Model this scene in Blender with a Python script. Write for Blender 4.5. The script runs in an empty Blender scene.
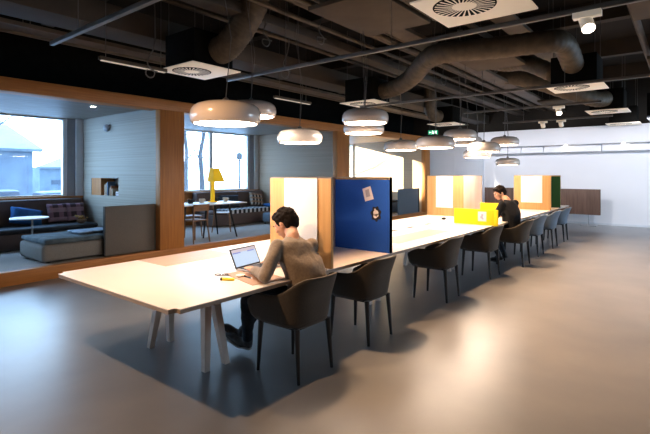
import bpy, bmesh, math, random
from mathutils import Vector, Matrix, noise
random.seed(7)
C = bpy.context.scene.collection
PI = math.pi
V = Vector

# ------------------------------------------------------------------ materials
def mat(name, c1, c2=None, rough=.6, scale=(1, 1, 1), ns=6, detail=4, bump=0, metal=0, spec=.5, emit=None, es=0,
        sheen=0, coat=0, contrast=None):
    m = bpy.data.materials.new(name); m.use_nodes = True
    nt = m.node_tree; N = nt.nodes; L = nt.links
    b = N['Principled BSDF']
    tc = N.new('ShaderNodeTexCoord'); mp = N.new('ShaderNodeMapping'); mp.inputs['Scale'].default_value = scale
    nz = N.new('ShaderNodeTexNoise'); nz.inputs['Scale'].default_value = ns; nz.inputs['Detail'].default_value = detail
    L.new(tc.outputs['Object'], mp.inputs[0]); L.new(mp.outputs[0], nz.inputs['Vector'])
    c2 = c2 or tuple(x * .82 for x in c1)
    r = N.new('ShaderNodeValToRGB')
    lo, hi = contrast or (.3, .7)
    r.color_ramp.elements[0].position = lo; r.color_ramp.elements[1].position = hi
    r.color_ramp.elements[0].color = (*c2, 1); r.color_ramp.elements[1].color = (*c1, 1)
    L.new(nz.outputs['Fac'], r.inputs[0]); L.new(r.outputs[0], b.inputs['Base Color'])
    b.inputs['Roughness'].default_value = rough; b.inputs['Metallic'].default_value = metal
    b.inputs['Specular IOR Level'].default_value = spec
    if coat: b.inputs['Coat Weight'].default_value = coat; b.inputs['Coat Roughness'].default_value = .1 if coat > .38 else .3
    if sheen: b.inputs['Sheen Weight'].default_value = sheen
    if bump:
        bp = N.new('ShaderNodeBump'); bp.inputs['Strength'].default_value = bump; bp.inputs['Distance'].default_value = .01
        L.new(nz.outputs['Fac'], bp.inputs['Height']); L.new(bp.outputs[0], b.inputs['Normal'])
    if emit:
        b.inputs['Emission Color'].default_value = (*emit, 1); b.inputs['Emission Strength'].default_value = es
    return m

def plaid(name, base, s1, s2, f, rot=0):
    m = bpy.data.materials.new(name); m.use_nodes = True
    nt = m.node_tree; N = nt.nodes; L = nt.links; b = N['Principled BSDF']; b.inputs['Roughness'].default_value = .9
    tc = N.new('ShaderNodeTexCoord'); sp = N.new('ShaderNodeSeparateXYZ'); L.new(tc.outputs['Object'], sp.inputs[0])
    def stripe(out, fr, th):
        a = N.new('ShaderNodeMath'); a.operation = 'MULTIPLY'; a.inputs[1].default_value = fr; L.new(out, a.inputs[0])
        g = N.new('ShaderNodeMath'); g.operation = 'SINE'; L.new(a.outputs[0], g.inputs[0])
        h = N.new('ShaderNodeMath'); h.operation = 'GREATER_THAN'; h.inputs[1].default_value = th; L.new(g.outputs[0], h.inputs[0])
        return h.outputs[0]
    sx = stripe(sp.outputs[0], f, .1); sy = stripe(sp.outputs[2 if rot == 0 else 1], f, .1)
    m1 = N.new('ShaderNodeMix'); m1.data_type = 'RGBA'; m1.inputs[6].default_value = (*base, 1); m1.inputs[7].default_value = (*s1, 1)
    L.new(sx, m1.inputs[0])
    m2 = N.new('ShaderNodeMix'); m2.data_type = 'RGBA'; m2.inputs[7].default_value = (*s2, 1)
    mu = N.new('ShaderNodeMath'); mu.operation = 'MULTIPLY'; mu.inputs[1].default_value = .75; L.new(sy, mu.inputs[0])
    L.new(mu.outputs[0], m2.inputs[0]); L.new(m1.outputs[2], m2.inputs[6]); L.new(m2.outputs[2], b.inputs['Base Color'])
    return m

def glass(name):
    m = bpy.data.materials.new(name); m.use_nodes = True
    nt = m.node_tree; N = nt.nodes; L = nt.links; N.clear()
    o = N.new('ShaderNodeOutputMaterial'); t = N.new('ShaderNodeBsdfTransparent'); t.inputs[0].default_value = (.93, .97, 1, 1)
    g = N.new('ShaderNodeBsdfGlossy'); g.inputs['Roughness'].default_value = .03
    mx = N.new('ShaderNodeMixShader'); mx.inputs[0].default_value = .05
    nz = N.new('ShaderNodeTexNoise'); nz.inputs['Scale'].default_value = 1.5
    mr = N.new('ShaderNodeMapRange'); mr.inputs[3].default_value = .04; mr.inputs[4].default_value = .07
    L.new(nz.outputs[0], mr.inputs[0]); L.new(mr.outputs[0], mx.inputs[0])
    L.new(t.outputs[0], mx.inputs[1]); L.new(g.outputs[0], mx.inputs[2]); L.new(mx.outputs[0], o.inputs[0])
    return m

M = {}
M['floor'] = mat('floor_concrete', (.25, .25, .255), (.185, .19, .20), .34, (1, 1, 1), 1.3, 8, .03, spec=.6, coat=.2)
M['oak'] = mat('oak', (.50, .21, .052), (.38, .15, .034), .5, (.6, 14, 14), 3, 6, .05)
M['oak_v'] = mat('oak_vertical', (.50, .21, .052), (.38, .15, .034), .5, (14, 14, .6), 3, 6, .05)
M['oak_panel'] = mat('oak_panel', (.66, .40, .17), (.56, .32, .12), .5, (14, 14, .6), 2.5, 5, .03)
M['oak_pale'] = mat('oak_pale', (.70, .56, .46), (.62, .46, .36), .55, (3, 26, .3), 2.0, 5, .02)
M['greywood'] = mat('grey_washed_wood', (.40, .375, .325), (.31, .29, .25), .55, (5, .12, 26), 2.2, 5, .03)
M['warmwood'] = mat('warm_washed_wood', (.38, .28, .20), (.29, .21, .145), .55, (5, .12, 26), 2.2, 5, .03)
M['tanwood'] = mat('tan_wall_wood', (.60, .42, .26), (.52, .35, .21), .55, (5, .12, 26), 2.2, 5, .03)
M['greywood_c'] = mat('grey_washed_ceiling_wood', (.26, .23, .20), (.16, .14, .12), .5, (1, 6, 4), 2, 6, .04)
M['white'] = mat('white_board', (.88, .84, .82), (.85, .81, .79), .5, ns=2)
M['top'] = mat('table_laminate', (.84, .77, .72), (.81, .74, .69), .36, ns=2, detail=2)
M['toptan'] = mat('table_tan_patch', (.62, .46, .36), (.56, .40, .31), .4, (1, 12, 1), 3)
M['edge'] = mat('table_edge', (.42, .34, .27), (.34, .27, .21), .5, (2, 2, 20), 4)
M['legw'] = mat('table_leg_ash', (.74, .62, .54), (.66, .54, .46), .5, (8, 8, .8), 4)
M['fab'] = mat('chair_fabric_brown', (.068, .054, .040), (.046, .037, .027), .85, ns=120, bump=.15, sheen=.2)
M['fab_sky'] = mat('chair_fabric_sky_lit', (.17, .22, .28), (.12, .16, .21), .85, ns=120, bump=.15, sheen=.2)  # sky light on the far chairs put into the fabric colour
M['black'] = mat('black_metal', (.012, .012, .013), (.008, .008, .009), .4, ns=20)
M['blackm'] = mat('matte_black', (.010, .0095, .009), (.007, .007, .006), .9, ns=10, spec=.08)
M['slab'] = mat('dark_ceiling', (.030, .022, .015), (.016, .012, .009), .9, ns=1.5)
M['duct'] = mat('brown_duct', (.125, .09, .055), (.07, .05, .03), .6, (1, 1, 1), 9, 4, .4)
M['ductl'] = mat('brown_sheet_duct', (.065, .047, .031), (.045, .032, .021), .65, ns=2)
M['pipe'] = mat('brown_pipe', (.12, .088, .058), (.065, .047, .031), .55, ns=3)
M['panelb'] = mat('brown_acoustic_panel', (.105, .078, .052), (.08, .06, .04), .85, ns=3)
M['track'] = mat('grey_track', (.15, .135, .12), (.11, .10, .09), .4, ns=4)
M['diff'] = mat('diffuser_plate_glow', (.88, .80, .70), (.84, .76, .66), .5, ns=3, emit=(1, .85, .65), es=.14)  # faint warm emission stands in for light falling on the plates from below
M['shade'] = mat('lamp_enamel', (.76, .68, .62), (.72, .64, .58), .22, ns=2, coat=.4)
M['glow'] = mat('lamp_diffuser', (1, .95, .88), (1, .93, .85), .5, emit=(1.0, .82, .66), es=24)
M['spotglow'] = mat('spot_lens', (1, 1, 1), (.9, .9, .9), .5, emit=(1, .93, .82), es=25)
M['wallw'] = mat('white_wall', (.86, .86, .89), (.83, .83, .86), .7, ns=.8, detail=2)
M['wallb'] = mat('blue_grey_wall', (.72, .74, .79), (.68, .70, .75), .7, ns=.8, detail=2)
M['carpet'] = mat('pale_carpet', (.42, .40, .38), (.35, .33, .31), .95, ns=60, bump=.1)
M['frame'] = mat('white_window_frame', (.75, .78, .82), (.7, .73, .77), .4, ns=3)
M['frameg'] = mat('grey_window_frame', (.36, .38, .42), (.32, .34, .38), .5, ns=3)
M['glass'] = glass('window_glass')
M['blue'] = mat('blue_felt', (.012, .10, .48), (.009, .08, .40), .9, ns=90, bump=.1)
M['green'] = mat('green_felt', (.012, .085, .030), (.009, .06, .022), .9, ns=90, bump=.1)
M['yellow'] = mat('yellow_felt', (.86, .68, .01), (.80, .61, .01), .85, ns=90, bump=.05)
M['paper'] = mat('paper', (.72, .68, .72), (.68, .64, .68), .8, ns=12)
M['ink'] = mat('faint_print', (.42, .40, .48), (.36, .34, .42), .8, ns=30)
M['stick'] = mat('black_sticker', (.012, .014, .03), (.008, .01, .02), .7, ns=10)
M['brownb'] = mat('walnut_board', (.20, .115, .085), (.12, .07, .05), .6, (6, 6, .5), 3, 5)
M['sofa'] = mat('sofa_brown', (.175, .135, .125), (.13, .10, .095), .9, ns=80, bump=.1)
M['pad'] = mat('teal_pad', (.14, .19, .22), (.07, .10, .125), .85, ns=7, bump=.3)
M['padd'] = mat('dark_navy_pad', (.05, .06, .075), (.03, .038, .05), .85, ns=7, bump=.3)
M['ott'] = mat('ottoman_grey', (.26, .25, .235), (.21, .20, .19), .9, ns=80, bump=.1)
M['divg'] = mat('divider_grey', (.19, .17, .15), (.155, .14, .125), .9, ns=90, bump=.1)
M['divb'] = mat('divider_blue_grey', (.15, .19, .235), (.12, .155, .195), .9, ns=90, bump=.1)
M['bluec'] = mat('blue_cushion', (.02, .15, .40), (.015, .10, .28), .85, ns=10, bump=.2)
M['plaid'] = plaid('plaid_purple', (.07, .045, .06), (.26, .15, .20), (.42, .29, .34), 32)
M['plaidb'] = plaid('plaid_black_white', (.02, .022, .03), (.45, .42, .38), (.32, .2, .12), 55)
M['throw'] = plaid('throw_black_white', (.02, .025, .03), (.62, .64, .66), (.30, .32, .34), 40, 1)
M['lampy'] = mat('yellow_paper', (.90, .62, .02), (.82, .55, .015), .6, ns=4, emit=(.9, .55, .02), es=.25)
M['tabw'] = mat('white_tabletop', (.80, .82, .85), (.76, .78, .81), .3, ns=2)
M['chairw'] = mat('beech_chair', (.30, .17, .09), (.22, .12, .06), .45, (4, 4, 14), 4)
M['alu'] = mat('aluminium', (.55, .56, .58), (.5, .51, .53), .35, metal=.8, ns=4)
M['lid'] = mat('laptop_bezel', (.03, .03, .035), (.02, .02, .025), .35, ns=4)
M['scr'] = mat('laptop_screen', (.06, .08, .10), (.06, .08, .10), .3, emit=(.60, .76, .98), es=.62)
M['scrb'] = mat('screen_toolbar', (.15, .2, .45), (.15, .2, .4), .3, emit=(.10, .13, .42), es=.6)
M['scrw'] = mat('screen_header', (.2, .2, .25), (.2, .2, .25), .3, emit=(.8, .8, .95), es=.35)
M['skin'] = mat('skin', (.62, .36, .25), (.56, .31, .21), .5, ns=12)
M['hair'] = mat('brown_hair', (.018, .011, .008), (.008, .005, .004), .8, (10, 10, 3), 14, 5, .6, spec=.2)
M['sweat'] = mat('taupe_sweater', (.27, .215, .165), (.21, .165, .125), .95, ns=60, bump=.2, sheen=.3)
M['tee'] = mat('black_tee', (.007, .008, .012), (.005, .006, .009), .95, ns=30, bump=.2)
M['jean'] = mat('dark_jeans', (.020, .028, .042), (.012, .018, .028), .85, ns=40, bump=.2)
M['shirt'] = mat('grey_shirt_hem', (.42, .42, .45), (.36, .36, .4), .9, ns=30)
M['shoe'] = mat('grey_suede', (.10, .105, .11), (.05, .05, .055), .8, ns=30)
M['sole'] = mat('pale_sole', (.45, .45, .46), (.38, .38, .4), .7, ns=20)
M['eye'] = mat('eye_white', (.8, .8, .8), (.75, .75, .75), .2, ns=4)
M['lip'] = mat('lip', (.45, .18, .14), (.4, .16, .12), .5, ns=10)
M['tan'] = mat('tan_notebook', (.50, .33, .24), (.44, .28, .2), .6, ns=10)
M['yel2'] = mat('highlighter_yellow', (.85, .75, .05), (.8, .7, .05), .4, ns=5)
M['cream'] = mat('cream_ceramic', (.85, .78, .68), (.8, .73, .63), .3, ns=5)
M['greenl'] = mat('exit_green', (.02, .35, .18), (.02, .30, .15), .5, emit=(.05, .6, .30), es=.35)
M['signw'] = mat('exit_white', (.9, 1, .95), (.9, 1, .95), .5, emit=(.8, 1, .9), es=1.5)
M['book1'] = mat('book_cream', (.55, .45, .34), (.5, .4, .3), .7, ns=10)
M['book2'] = mat('book_blue', (.10, .17, .25), (.07, .12, .2), .7, ns=10)
M['book3'] = mat('book_rust', (.32, .13, .06), (.26, .1, .05), .7, ns=10)
M['snow'] = mat('pale_ground', (.62, .64, .66), (.5, .52, .55), .9, ns=.3)
M['bark'] = mat('tree_bark', (.08, .08, .085), (.05, .05, .055), .9, ns=5)
M['bld'] = mat('pale_blue_building', (.11, .14, .17), (.07, .09, .12), .8, ns=1)
M['bldr'] = mat('pale_roof', (.20, .22, .24), (.16, .18, .20), .8, ns=1)
M['bldw'] = mat('dark_far_window', (.03, .045, .07), (.02, .03, .05), .4, ns=3)
M['carr'] = mat('red_far_car', (.35, .10, .10), (.3, .08, .08), .4, ns=3)
M['carb'] = mat('teal_far_car', (.10, .28, .36), (.08, .22, .3), .4, ns=3)

# ------------------------------------------------------------------ mesh builder
class MB:
    def __init__(s): s.bm = bmesh.new()
    def box(s, x0, x1, y0, y1, z0, z1, bev=0, seg=2, mtx=None):
        r = bmesh.ops.create_cube(s.bm, size=1)
        vs = r['verts']
        for v in vs:
            v.co = V((x0 + (v.co.x + .5) * (x1 - x0), y0 + (v.co.y + .5) * (y1 - y0), z0 + (v.co.z + .5) * (z1 - z0)))
        if bev:
            es = list({e for v in vs for e in v.link_edges})
            q = bmesh.ops.bevel(s.bm, geom=es, offset=bev, segments=seg, affect='EDGES', profile=.5)
            vs = list({v for f in q['faces'] for v in f.verts} | {v for v in vs if v.is_valid})
        if mtx is not None:
            for v in vs: v.co = mtx @ v.co
        return s
    def ring_loft(s, rings, cap=True, close=True):
        R = [[s.bm.verts.new(p) for p in r] for r in rings]
        n = len(R[0])
        for a, b in zip(R, R[1:]):
            for i in range(n if close else n - 1):
                j = (i + 1) % n
                try: s.bm.faces.new((a[i], a[j], b[j], b[i]))
                except ValueError: pass
        if cap:
            s.bm.faces.new(list(reversed(R[0]))); s.bm.faces.new(R[-1])
        return s
    def tube(s, pts, rad, seg=10, cap=True):
        pts = [V(p) for p in pts]
        if not isinstance(rad, (list, tuple)): rad = [rad] * len(pts)
        rings = []; up = V((0, 0, 1))
        prev = None
        for i, p in enumerate(pts):
            a = pts[max(0, i - 1)]; b = pts[min(len(pts) - 1, i + 1)]
            t = (b - a).normalized()
            if prev is None:
                u = t.cross(up)
                if u.length < 1e-3: u = t.cross(V((1, 0, 0)))
            else:
                u = prev - t * prev.dot(t)
            u.normalize(); prev = u; w = t.cross(u)
            rings.append([p + (u * math.cos(2 * PI * k / seg) + w * math.sin(2 * PI * k / seg)) * rad[i] for k in range(seg)])
        return s.ring_loft(rings, cap)
    def lathe(s, prof, c=(0, 0, 0), seg=32):
        c = V(c); rings = []
        for r, z in prof:
            rings.append([c + V((max(r, .0004) * math.cos(2 * PI * k / seg), max(r, .0004) * math.sin(2 * PI * k / seg), z)) for k in range(seg)])
        return s.ring_loft(rings, True)
    def ell(s, c, r, rot=None, seg=16):
        q = bmesh.ops.create_uvsphere(s.bm, u_segments=seg, v_segments=max(8, seg // 2 + 2), radius=1)
        m = Matrix.Translation(V(c)) @ (rot.to_matrix().to_4x4() if rot is not None and not isinstance(rot, Matrix) else (rot.to_4x4() if rot is not None else Matrix())) @ Matrix.Diagonal((*r, 1))
        for v in q['verts']: v.co = m @ v.co
        return s
    def poly(s, pts, depth=None):
        vs = [s.bm.verts.new(p) for p in pts]; f = s.bm.faces.new(vs)
        if depth is not None:
            q = bmesh.ops.extrude_face_region(s.bm, geom=[f])
            bmesh.ops.translate(s.bm, verts=[g for g in q['geom'] if isinstance(g, bmesh.types.BMVert)], vec=V(depth))
        return s
    def build(s, name, m, parent=None, smooth=None, kind=None, world=True, remesh=None, disp=None):
        """coordinates are world (or thing-local when world=False); parents are unrotated empties at build time"""
        bmesh.ops.recalc_face_normals(s.bm, faces=s.bm.faces)
        off = V((0, 0, 0))
        if parent is not None and world: off = wloc(parent)
        if parent is None and world:
            xs = [v.co for v in s.bm.verts]
            mn = V((min(c.x for c in xs), min(c.y for c in xs), min(c.z for c in xs))); mxx = V((max(c.x for c in xs), max(c.y for c in xs), 0))
            off = V(((mn.x + mxx.x) / 2, (mn.y + mxx.y) / 2, mn.z))
        if world:
            for v in s.bm.verts: v.co -= off
        me = bpy.data.meshes.new(name); s.bm.to_mesh(me); s.bm.free()
        me.materials.append(m if not isinstance(m, str) else M[m])
        o = bpy.data.objects.new(name, me); C.objects.link(o)
        if parent is not None: o.parent = parent
        elif world: o.location = off
        if smooth or smooth is None:
            for p in me.polygons: p.use_smooth = True
            if smooth is None:
                try: me.set_sharp_from_angle(angle=math.radians(35))
                except Exception: pass
        if remesh:
            r = o.modifiers.new('union', 'REMESH'); r.mode = 'VOXEL'; r.voxel_size = remesh; r.use_smooth_shade = True
            q = o.modifiers.new('soft', 'SMOOTH'); q.iterations = 5; q.factor = .5
            if disp:
                t = bpy.data.textures.new(name + '_folds', 'CLOUDS'); t.noise_scale = disp[1]
                d = o.modifiers.new('folds', 'DISPLACE'); d.texture = t; d.strength = disp[0]; d.mid_level = .5; d.texture_coords = 'LOCAL'
        if kind: o['kind'] = kind
        return o

def wloc(o):
    p = V(o.location)
    while o.parent is not None: o = o.parent; p += V(o.location)
    return p
def thing(name, label, cat, loc=(0, 0, 0), group=None):
    o = bpy.data.objects.new(name, None); o.empty_display_size = .1; C.objects.link(o); o.location = loc
    o['label'] = label; o['category'] = cat
    if group: o['group'] = group
    return o
def tag(o, label, cat, group=None):
    o['label'] = label; o['category'] = cat
    if group: o['group'] = group
    return o
def kids(o): return [c for c in C.objects if c.parent is o]
def copy_tree(o, loc=None, rz=None, label=None, swap=None):
    c = o.copy(); C.objects.link(c)
    if loc is not None: c.location = loc
    if rz is not None: c.rotation_euler = (0, 0, rz)
    if label: c['label'] = label
    for ch in kids(o):
        d = copy_tree(ch); d.parent = c
        if swap and d.type == 'MESH' and ch.data.materials[0].name in swap:
            d.data = d.data.copy(); d.data.materials[0] = swap[ch.data.materials[0].name]
    return c
def B(*a, **k): return MB().box(*a, **k)
def struct(name, mb, m, **k): return mb.build(name, m, kind='structure', **k)

# ------------------------------------------------------------------ room shell
YW, YG = 7.37, 10.5            # front of the oak frame, window plane
XN, XB, YR = -4.0, 16.2, -6.0  # near wall, back wall, right wall
ZC = 4.3
struct('floor', B(XN, XB + .2, YR, YW + .05, -.1, 0), 'floor')
struct('ceiling', B(XN, XB + .2, YR, YG + .3, ZC, ZC + .1), 'slab')
struct('wall_back', B(XB, XB + .2, YR, YG + .3, 0, ZC), 'wallw')
struct('wall_near', B(XN - .2, XN, YR, YG + .3, 0, ZC), 'wallw')
wr = MB(); wr.box(XN, 6.0, YR - .2, YR, 0, ZC); wr.box(6.0, 10.0, YR - .2, YR, 0, ZC); wr.box(10.0, 15.6, YR - .2, YR, 0, .5); wr.box(10.0, 15.6, YR - .2, YR, 2.9, ZC); wr.box(15.6, XB + .2, YR - .2, YR, 0, ZC)
struct('wall_right', wr, 'wallw')
w4 = struct('window_4', B(10.001, 10.1, YR - .12, YR - .05, .5, 2.9).box(12.6, 12.7, YR - .12, YR - .05, .5, 2.9), 'frame')  # added window out of view, lets cool light onto the back wall
# back-left face of far wall, slightly cooler, with vertical seams
struct('wall_far_left', B(16.12, 16.2, 5.65, YG + .3, 0, 3.3).box(16.11, 16.12, 6.70, 6.71, 0, 3.3), 'wallb')
struct('trim_bulkhead', B(15.6, 16.2, YR, 5.65, 2.46, 2.99, .01), 'wallw')
tb = MB()
ys = [5.65, 4.3, 3.62, 2.0, .4, -1.2, -2.8, -4.4, YR]
for a, b in zip(ys, ys[1:]): tb.box(15.85, 16.2, b + .008, a - .008, 2.25, 2.455)
struct('trim_soffit', tb, 'wallw')
struct('ceiling_void_far', B(15.9, 16.19, YR, YG, 2.995, ZC - .01), 'slab')
struct('baseboard_back', B(16.18, 16.199, YR, 5.6, 0, .06), 'frame')

# raised platform and oak frame of the three bays
struct('floor_platform', B(XN, 16.1, YW + .05, YG + .3, 0, .185), 'carpet')
struct('trim_platform', B(XN, 15.4, YW, YW + .12, 0, .195, .004), 'oak')
struct('trim_beam', B(XN, 15.4, YW, YW + .30, 2.715, 2.905, .004), 'oak')
struct('ceiling_bay', B(XN, 15.4, YW + .30, YG + .3, 2.76, 2.86), 'greywood_c')
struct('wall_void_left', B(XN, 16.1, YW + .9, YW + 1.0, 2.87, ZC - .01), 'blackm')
for n, (a, b) in enumerate(((4.53, 5.02), (9.78, 10.34), (15.04, 15.42))):
    struct('trim_post', B(a - .004, b + .004, YW - .01, YW + .14, .195, 2.716, .004), 'oak_v')
    struct('wall_pier', B(a, b, YW + .14, YG + .3, .186, 2.759) if n else
           B(a, b, YW + .14, 8.86, .186, 2.759).box(a, b, 10.02, YG + .3, .186, 2.759).box(a, b, 8.86, 10.02, .186, 1.115).box(a, b, 8.86, 10.02, 1.475, 2.759).box(a + .30, b, 8.86, 10.02, 1.115, 1.475), ('greywood', 'warmwood', 'tanwood')[n])
struct('trim_niche', B(4.535, 4.82, 9.60, 10.018, 1.116, 1.474), 'oak_v')
# window wall: oak dado below, windows above
for n, (a, b, mull) in enumerate(((XN, 4.53, (-1.6, 1.3)), (5.02, 9.78, (5.35, 8.05)), (10.34, 15.04, (13.62,)))):
    struct('wall_left', B(a, b, YG - .04, YG + .25, .186, 1.05), 'oak')
    struct('trim_sill', B(a, b, YG - .10, YG + .05, 1.05, 1.085, .004), 'oak')
    fr = MB(); r = b - .12
    if n == 2: r = b - .001; fr.box(r - .06, r, YG + .0, YG + .10, 1.085, 2.76)
    else:
        fr.box(r - .26, r - .18, YG + .0, YG + .10, 1.085, 2.76)
        fr.box(r - .02, b - .001, YG - .08, YG + .10, 1.085, 2.76)
    fr.box(a + .01, a + .08, YG + .0, YG + .10, 1.085, 2.76)
    for x in mull: fr.box(x - (.07 if n == 2 else .05), x + (.07 if n == 2 else .05), YG + .0, YG + .10, 1.085, 2.76)
    fr.box(a + .01, r, YG + .02, YG + .09, 1.085, 1.12); fr.box(a + .01, r, YG + .02, YG + .09, 2.72, 2.76)
    f = struct('window_%d' % (n + 1), fr, 'frame')
    if n < 2: B(r - .18, r - .02, YG - .02, YG + .10, 1.085, 2.76).build('reveal', 'frameg', f)
    B(a + .05, r - .1, YG + .05, YG + .056, 1.1, 2.75).build('pane', 'glass', f)

# ------------------------------------------------------------------ outside
struct('ground', B(-60, 90, YG + .3, 120, -.6, -.5), 'snow')
def far_building(x0, x1, y0, y1, h, label, m='bld'):
    t = thing('far_building', label, 'building', ((x0 + x1) / 2, (y0 + y1) / 2, -.5))
    B(x0, x1, y0, y1, -.5, h).build('wall', m, t)
    MB().poly([(x0 - .4, y0 - .5, h), (x1 + .4, y0 - .5, h), (x1 - 1.0, y0 + 3.5, h + 2.2), (x0 + 6.0, y0 + 3.5, h + 2.2)], (0, .3, -.15)).build('roof', 'bldr', t)
    k = x0 + 1
    while k < x1 - 2:
        B(k, k + 1.6, y0 - .05, y0, .6, h - 1.2).build('window', 'bldw', t); k += 2.9
    return t
far_building(-1, 10.2, 30, 38, 3.0, 'pale blue building with shallow roof seen through window behind blue cushion')
far_building(16.2, 31, 46, 52, 2.2, 'low pale building seen through window behind yellow lamp')
def far_car(x, y, m, label):
    t = thing('parked_car', label, 'car', (x, y, -.5))
    MB().box(x - 2, x + 2, y - .8, y + .8, -.2, .35, .18).build('body', m, t)
    MB().box(x - 1.2, x + 1.0, y - .7, y + .7, .3, .85, .2).build('cabin', 'bldw', t)
    for dx in (-1.25, 1.25):
        MB().tube([(x + dx, y - .85, -.18), (x + dx, y - .6, -.18)], .32, 14).build('wheel', 'black', t)
far_car(6.5, 24, 'carr', 'red car parked outside in front of pale blue building')
far_car(8.3, 20.5, 'carb', 'teal car parked outside at right side of sofa window')
def tree(x, y, h, seed, label):
    rnd = random.Random(seed)
    t = thing('bare_tree', label, 'tree', (x, y, -.5), 'bare trees outside')
    pts = [(x + rnd.uniform(-.1, .1) * i, y, -.5 + h * i / 5) for i in range(6)]
    MB().tube(pts, [.16 - .024 * i for i in range(6)], 8).build('trunk', 'bark', t)
    mb = MB()
    for k in range(26):
        z = rnd.uniform(.22, .95) * h; a = rnd.uniform(0, 2 * PI); L_ = rnd.uniform(.6, 1.9)
        p0 = V((x, y, z - .5)); p1 = p0 + V((math.cos(a) * L_ * .6, math.sin(a) * L_ * .6, L_ * .55)); p2 = p1 + V((math.cos(a + .5) * L_ * .4, math.sin(a + .5) * L_ * .4, L_ * .5))
        mb.tube([p0, p1, p2], [.035, .022, .008], 5)
    mb.build('branches', 'bark', t)
for i, (x, y, h) in enumerate(((3.6, 19, 7), (5.4, 21, 8), (-0.5, 20, 8), (11.2, 17, 7.5), (12.6, 20, 8), (13.8, 23, 9), (15.5, 21, 8), (17.2, 25, 9), (10.4, 22, 8))):
    tree(x, y, h, i + 3, 'leafless tree standing outside the windows')
lp = thing('lantern_post', 'thin pole standing outside right of the yellow lamp', 'pole', (16.0, 18.5, -.5))
MB().tube([(16.0, 18.5, -.5), (16.0, 18.5, 2.3)], .045).build('pole', 'bark', lp)
MB().lathe([(.0, 0), (.14, .02), (.16, .3), (.05, .4), (0, .42)], (16.0, 18.5, 2.3), 12).build('head', 'bark', lp)

# ------------------------------------------------------------------ long bench table
TY0, TY1, TZ = 2.40, 4.09, .74
def table():
    t = thing('bench_table', 'long pale shared bench table running down the room', 'table', (1.56, 3.24, 0))
    x0, x1 = 1.56, 13.3
    mb = MB(); mb.box(x0, x1, TY0, TY1, TZ - .006, TZ)
    # rounded near corners via bevel of vertical edges
    es = [e for e in mb.bm.edges if abs(e.verts[0].co.x - e.verts[1].co.x) < 1e-5 and abs(e.verts[0].co.y - e.verts[1].co.y) < 1e-5]
    bmesh.ops.bevel(mb.bm, geom=es, offset=.05, segments=5, affect='EDGES')
    mb.build('tabletop', 'top', t)
    mb = MB(); mb.box(x0 + .002, x1 - .002, TY0 + .002, TY1 - .002, TZ - .030, TZ - .006)
    es = [e for e in mb.bm.edges if abs(e.verts[0].co.x - e.verts[1].co.x) < 1e-5 and abs(e.verts[0].co.y - e.verts[1].co.y) < 1e-5]
    bmesh.ops.bevel(mb.bm, geom=es, offset=.05, segments=5, affect='EDGES')
    mb.build('table_edge', 'edge', t)
    B(2.28, 3.07, 3.62, 4.088, TZ, TZ + .0015).build('tan_panel', 'toptan', t)  # thin tan rectangles laid on the tabletop
    B(4.75, 6.25, 2.66, 3.0, TZ, TZ + .0015).build('tan_panel', 'toptan', t)
    B(4.22, 5.1, 3.5, 4.08, TZ, TZ + .0015).build('tan_panel', 'toptan', t)
    for x in (5.0, 5.79, 6.30, 6.89, 10.2, 10.8):
        B(x - .09, x + .09, 3.29, 3.36, TZ, TZ + .002, .0005).build('cable_slot', 'black', t)
    for cx in (2.33, 4.70, 7.05, 9.40, 11.8):
        for sx in (-1, 1):
            for y0, y1 in ((2.98, 3.08), (3.78, 3.68)):
                top = V((cx + sx * .022, y1, TZ - .03)); bot = V((cx + sx * .10, y0, 0))
                rings = []
                for q, p in ((0, bot), (1, top)):
                    w = .024 + .012 * q
                    rings.append([p + V((a * w, b * w, 0)) for a, b in ((-1, -1), (1, -1), (1, 1), (-1, 1))])
                mb = MB(); mb.ring_loft(rings)
                mb.build('leg', 'legw', t, smooth=False)
        B(cx - .05, cx + .05, 2.75, 3.95, TZ - .055, TZ - .030).build('crossbar', 'legw', t)
    B(2.3, 11.9, 3.36, 3.42, TZ - .08, TZ - .031).build('beam', 'legw', t)
table()

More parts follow.
